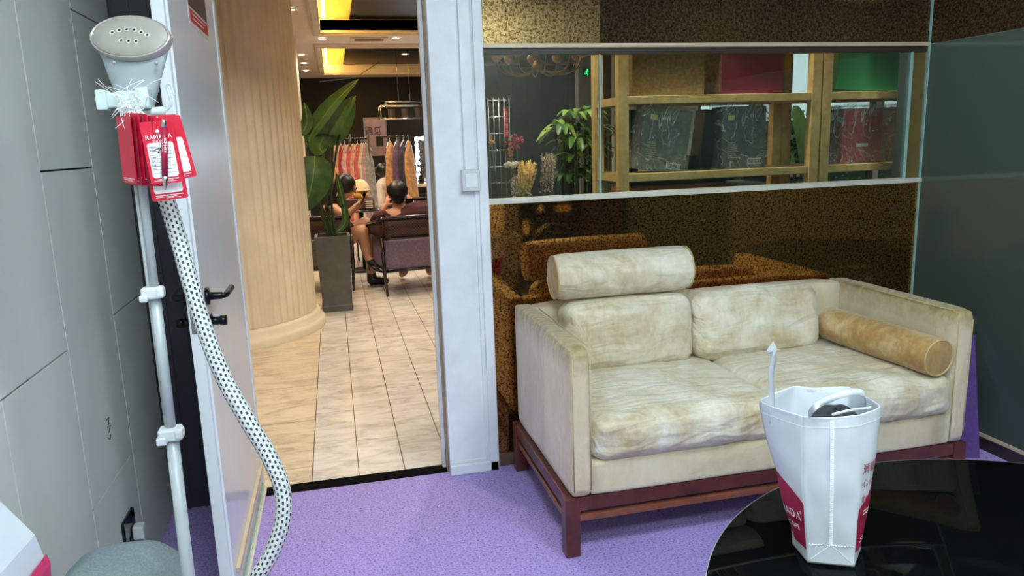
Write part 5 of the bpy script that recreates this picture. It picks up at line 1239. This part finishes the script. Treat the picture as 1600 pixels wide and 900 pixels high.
# red standing sign
q0, q1 = at(787, 170, 1, 6.6), at(794, 214, 1, 6.6)
rs = thing('red_sign', 'narrow upright red sign with white characters on a thin stand', 'sign', (q0.x, 6.6, 0))
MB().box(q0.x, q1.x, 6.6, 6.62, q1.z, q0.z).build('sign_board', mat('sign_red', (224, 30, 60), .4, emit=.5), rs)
m = MB()
for i, c_ in enumerate('满载而归'): text_on(m, c_, .04, lambda x, y, i=i: V(((q0.x+q1.x)/2+x, 6.597, q0.z-.055-.055*i+y)), 0)
m.build('characters', 'whitetxt', rs); MB().tube([(q1.x+.01, 6.62, 0), (q1.x+.01, 6.62, q0.z)], .006, 8).lathe([(.12, 0), (.1, .015), (0, .02)], (q1.x+.01, 6.62, 0), 20).build('stand', 'black', rs)
# umbrella plant behind the glass
def leafy(name, label, bx, by, z0, tips, rad, L, wd, mats, seed, pot=None, n=7):
    rnd = random.Random(seed); t = thing(name, label, 'plant', (bx, by, 0)); m = MB(); s = MB()
    for tp in tips:
        tp = V(tp); s.tube(smoothpath([(bx, by, z0), ((bx+tp.x)/2+rnd.uniform(-.02, .02), (by+tp.y)/2, (z0+tp.z)/2), tuple(tp)], 4), .006, 6)
        for k in range(n):
            a = 2*PI*k/n+rnd.uniform(-.3, .3); d = V((math.cos(a), math.sin(a), rnd.uniform(-.5, .35))).normalized(); l = L*rnd.uniform(.7, 1.15)
            leaf_mesh([tp, tp+d*l*.5+V((0, 0, .01)), tp+d*l+V((0, 0, -.03))], wd, V((0, 0, 1)), .12, 8, mi=0 if rnd.random() < .6 else 1, mb=m)
    o = m.build('foliage', mats, t); s.build('stems', 'stem', t)
    if pot:
        r_, h_ = pot; MB().lathe([(0, 0), (r_*.75, 0), (r_, h_), (r_*.9, h_), (r_*.88, h_-.03), (0, h_-.03)], (bx, by, 0), 28).build('pot', 'slate', t)
    return t
UY = 4.0
tips = [at(px, py, 1, UY+dy) for px, py, dy in ((895, 178, 0), (915, 172, .1), (880, 195, -.1), (905, 200, .05), (868, 205, 0), (885, 225, .1), (922, 228, 0), (900, 245, -.1), (875, 250, .05), (915, 262, .1), (888, 272, 0), (930, 205, .1), (870, 275, .1), (925, 275, .0), (900, 215, -.15))]
leafy('umbrella_plant', 'leafy umbrella plant standing behind the window left of the pine shelf', at(900, 300, 1, UY).x, UY, .3, tips, .1, .13, .042, ['green', 'greenl'], 4, (.16, .34), 8)
# twig bundles on a dark counter
q = at(765, 305, 1, 3.2).x; q2 = at(878, 300, 1, 3.2).x
struct(MB().box(q-.1, q2, 3.12, 3.42, 0, 1.10).build('trim_8', 'black')) if False else tag(MB().rbox(q-.1, q2, 3.12, 3.42, .01, 1.125, .01).build('display_counter', 'black'), 'black display counter behind the window sill', 'counter')
def bundle(name, label, pxb, pxt, pyt, col, seed, wb, wt, y=3.25, n=70, cat='dried flowers'):
    rnd = random.Random(seed); b0 = at(pxb, 303, 1, y); t0 = at(pxt, pyt, 1, y); m = MB(); f_ = MB()
    for k in range(n):
        u = rnd.uniform(-1, 1); w = rnd.uniform(-1, 1); h = rnd.uniform(.75, 1.03)
        a = V((b0.x+u*wb, y+w*.02, 1.127)); e = V((t0.x+u*wt, y+w*.045, 1.127+(t0.z-1.127)*h)); m.tube([a, (a+e)/2+V((rnd.uniform(-.004, .004), 0, 0)), e], .0014, 5)
        for j in range(7):
            q_ = a.lerp(e, rnd.uniform(.25, 1)); f_.ball(q_+V((rnd.uniform(-.006, .006), rnd.uniform(-.006, .006), 0)), rnd.uniform(.0025, .005), 0, 4)
    t = thing(name, label, cat, (b0.x, y, 1.127)); m.build('stems', col[0], t); f_.build('buds', col[1], t); return t
M['straw'] = mat('straw', (206, 150, 72), .7, vary=.25, vscale=40); M['strawl'] = mat('straw_light', (232, 192, 120), .7, vary=.2, vscale=60)
M['twig'] = mat('twig_brown', (112, 84, 70), .8, vary=.3, vscale=50); M['bud'] = mat('bud_pink', (186, 160, 140), .7, vary=.3, vscale=60)
bundle('straw_bundle', 'golden dried straw bundle leaning right behind the window sill', 812, 823, 252, ('straw', 'strawl'), 1, .030, .036)
bundle('twig_bundle', 'brown budded twig bundle beside the golden straw bundle', 853, 856, 240, ('twig', 'bud'), 2, .026, .028)
bundle('small_twigs', 'small dark twigs at the left foot of the golden straw bundle', 802, 804, 272, ('twig', 'bud'), 3, .008, .014, n=16)
# pink dried flowers and white cotton on a wire holder
def fluff(name, label, px, py, y, r, col, seed, sc_=(1, 1, 1), n=40):
    rnd = random.Random(seed); c = at(px, py, 1, y); m = MB()
    for k in range(n): d = V((rnd.gauss(0, 1)*sc_[0], rnd.gauss(0, .6), rnd.gauss(0, 1)*sc_[2]))*r*.5; m.ball(c+d, rnd.uniform(.18, .34)*r, 0, 5)
    t = thing(name, label, 'dried flowers', tuple(c)); m.build('petals', col, t); MB().tube([c, V((c.x+.02, y, 1.127))], .003, 6).build('stalk', 'stem', t); return t
fluff('cotton_flowers', 'cream cotton flowers on a wire stem behind the window', 796, 257, 3.3, .025, mat('cotton', (206, 190, 168), .9), 1, (1.6, 1, .5))
fluff('pink_dried_flowers', 'pink and maroon dried flowers above the straw bundle', 806, 222, 3.34, .026, mat('dried_pink', (150, 62, 72), .9, vary=.3, vscale=50), 2, (1, 1, 1))
fluff('tan_dried_flowers', 'tan dried spray left of the pink dried flowers', 798, 232, 3.36, .020, mat('dried_tan', (176, 120, 82), .9, vary=.3, vscale=50), 3, (.5, 1, 2.2))
fluff('orange_dried_flowers', 'small orange dried flowers at the left end of the window', 768, 222, 3.34, .016, mat('dried_orange', (186, 120, 70), .9, vary=.3, vscale=50), 5, (.7, 1, 1.2), 20)
wg = MB(); a = at(764, 200, 1, 3.40); b_ = at(800, 300, 1, 3.40)
for k in range(5): x = a.x+(b_.x-a.x)*k/4; wg.tube([(x, 3.40, 1.127), (x, 3.40, 1.60)], .0018, 5)
for k in range(7): z = 1.14+.075*k; wg.tube([(a.x, 3.40, z), (b_.x, 3.40, z)], .0018, 5)
tag(wg.build('wire_grid', 'chrome'), 'thin wire grid panel standing on the black counter behind the window', 'wire grid')
# palms and things seen behind the pine shelf
PY2 = 4.6
tips = [at(px, py, 1, PY2) for px, py in ((1240, 215), (1250, 190), (1232, 235), (1255, 230), (1245, 250))]
leafy('palm_plant', 'green palm behind the right part of the pine shelf', at(1245, 300, 1, PY2).x, PY2, .6, tips, .1, .22, .022, ['green', 'greend'], 9, (.18, .6), 9)
lf = thing('broad_leaf_plant', 'broad upright green leaves seen between shelf posts', 'plant', (at(1258, 300, 1, 4.2).x, 4.2, 0))
for pts in ([(1262, 300), (1256, 230), (1245, 180), (1240, 165)], [(1266, 300), (1262, 240), (1258, 205), (1250, 195)]): leaf_mesh([at(x, y, 1, 4.2) for x, y in pts], .11, V((0, -1, .2)), .1, 14).build('leaf', 'green', lf)
MB().lathe([(0, 0), (.12, 0), (.15, .9), (.13, .9), (0, .86)], (at(1258, 300, 1, 4.2).x, 4.2, 0), 24).build('pot', 'slate', lf)
leafy('potted_palm', 'small dark palm behind the glass at the left end of the pine shelf', at(950, 300, 1, 5.2).x, 5.2, .5, [at(px, py, 1, 5.2) for px, py in ((946, 200), (954, 212), (948, 228))], .1, .2, .02, ['greend', 'greend'], 12, (.15, .5), 8)
def mach(x0, x1, y, z0, z1, label, fr='blackgloss'):
    t = thing('serving_counter', label, 'counter', ((x0+x1)/2, y, 0)); MB().rbox(x0, x1, y, y+.5, 0, z0, .01).build('cabinet', mat('walnut_counter', (124, 84, 60), .4), t); MB().rbox(x0-.03, x1+.03, y-.03, y+.52, z0, z0+.04, .005).build('worktop', 'black', t); return t
mach(at(985, 260, 1, 6.2).x, at(1140, 260, 1, 6.2).x, 6.2, .98, 1.1, 'walnut counter with black top far behind the wrapped boxes')
dx = at(1236, 240, 1, 5.6).x
pl = thing('coffee_machine', 'dark machine with small round lamps behind the shelf opening', 'coffee machine', (dx, 5.6, 0))
MB().rbox(dx-.22, dx+.22, 5.6, 6.0, 1.0, 1.42, .02).build('machine_body', 'blackgloss', pl); MB().rbox(dx-.35, dx+.35, 5.55, 6.05, 0, 1.0, .01).build('cabinet', 'slate', pl)
m = MB(); [m.ball((dx-.15+.1*k, 5.59, 1.37), .018, 0, 6) for k in range(4)]; m.build('round_lamp', emis('cool_lamp', (220, 240, 255), 2.5), pl)
MB().lathe([(.05, 0), (.09, .04), (.085, .06), (0, .05)], (dx-.02, 5.52, 1.04), 20).build('white_cup', 'whiteplastic', pl)
# ================================================================== things behind the camera that the bronze mirror shows
wx = 1.62
ws = thing('washing_machine', 'black front-loading washing machine against the rear wall, mirrored in the bronze panel', 'washing machine', (wx+.3, -.9, 0))
MB().rbox(wx, wx+.60, -1.2, -.6, .02, .85, .01).build('casing', mat('graphite', (30, 30, 33), .3, .3), ws)
MB().lathe([(.20, .0), (.225, .004), (.235, .018), (.22, .03), (.17, .034), (.16, .02), (0, .018)], (wx+.34, -.6, .42), 48, axis='y').build('door', 'blackgloss', ws)
MB().tube([(wx+.34+.228*math.cos(2*PI*k/48), -.58, .42+.228*math.sin(2*PI*k/48)) for k in range(48)], .006, 8, closed=True).build('door_ring', 'chrome', ws)
MB().box(wx+.01, wx+.59, -.602, -.595, .72, .84).build('control_panel', 'blackgloss', ws)
MB().lathe([(0, .02), (.03, .02), (.032, 0)], (wx+.22, -.596, .78), 24, axis='y').build('dial', 'chrome', ws)
MB().box(wx+.36, wx+.50, -.596, -.593, .75, .81).build('display', mat('display_gold', (190, 160, 90), .3), ws)
MB().box(wx+.04, wx+.10, -.604, -.599, .56, .68).build('energy_label', mat('energy_label', (224, 210, 150), .5), ws)
for x in (wx+.05, wx+.55): MB().lathe([(0, 0), (.025, 0), (.025, .022), (0, .022)], (x, -.65, 0), 12).build('foot', 'black', ws)
cbx = thing('storage_cabinet', 'dark brown storage cabinet beside the washing machine', 'cabinet', (2.43, -.9, 0))
MB().rbox(2.24, 2.66, -1.22, -.65, .0, 1.6, .006).build('body', mat('umber_cabinet', (60, 44, 36), .4), cbx)
for x0, x1 in ((2.25, 2.445), (2.455, 2.65)): d_ = MB().rbox(x0, x1, -.65, -.63, .04, 1.56, .004).build('door', bpy.data.materials['umber_cabinet'], cbx); MB().tube([((x0+x1)/2+(.07 if x0 < 2.3 else -.07), -.62, .75), ((x0+x1)/2+(.07 if x0 < 2.3 else -.07), -.62, .9)], .005, 8).build('handle', 'chrome', d_)
# ================================================================== world and view
w = bpy.data.worlds.new('world'); bpy.context.scene.world = w; w.use_nodes = True
w.node_tree.nodes['Background'].inputs[0].default_value = (*lin((226, 236, 250)), 1); w.node_tree.nodes['Background'].inputs[1].default_value = 2.2
vs = bpy.context.scene.view_settings; vs.view_transform = 'Standard'; vs.look = 'None'; vs.exposure = 0.0; vs.gamma = 1; vs.use_curve_mapping = False
for o in bpy.data.objects:
    if '_o' in o: del o['_o']
bpy.context.view_layer.update()
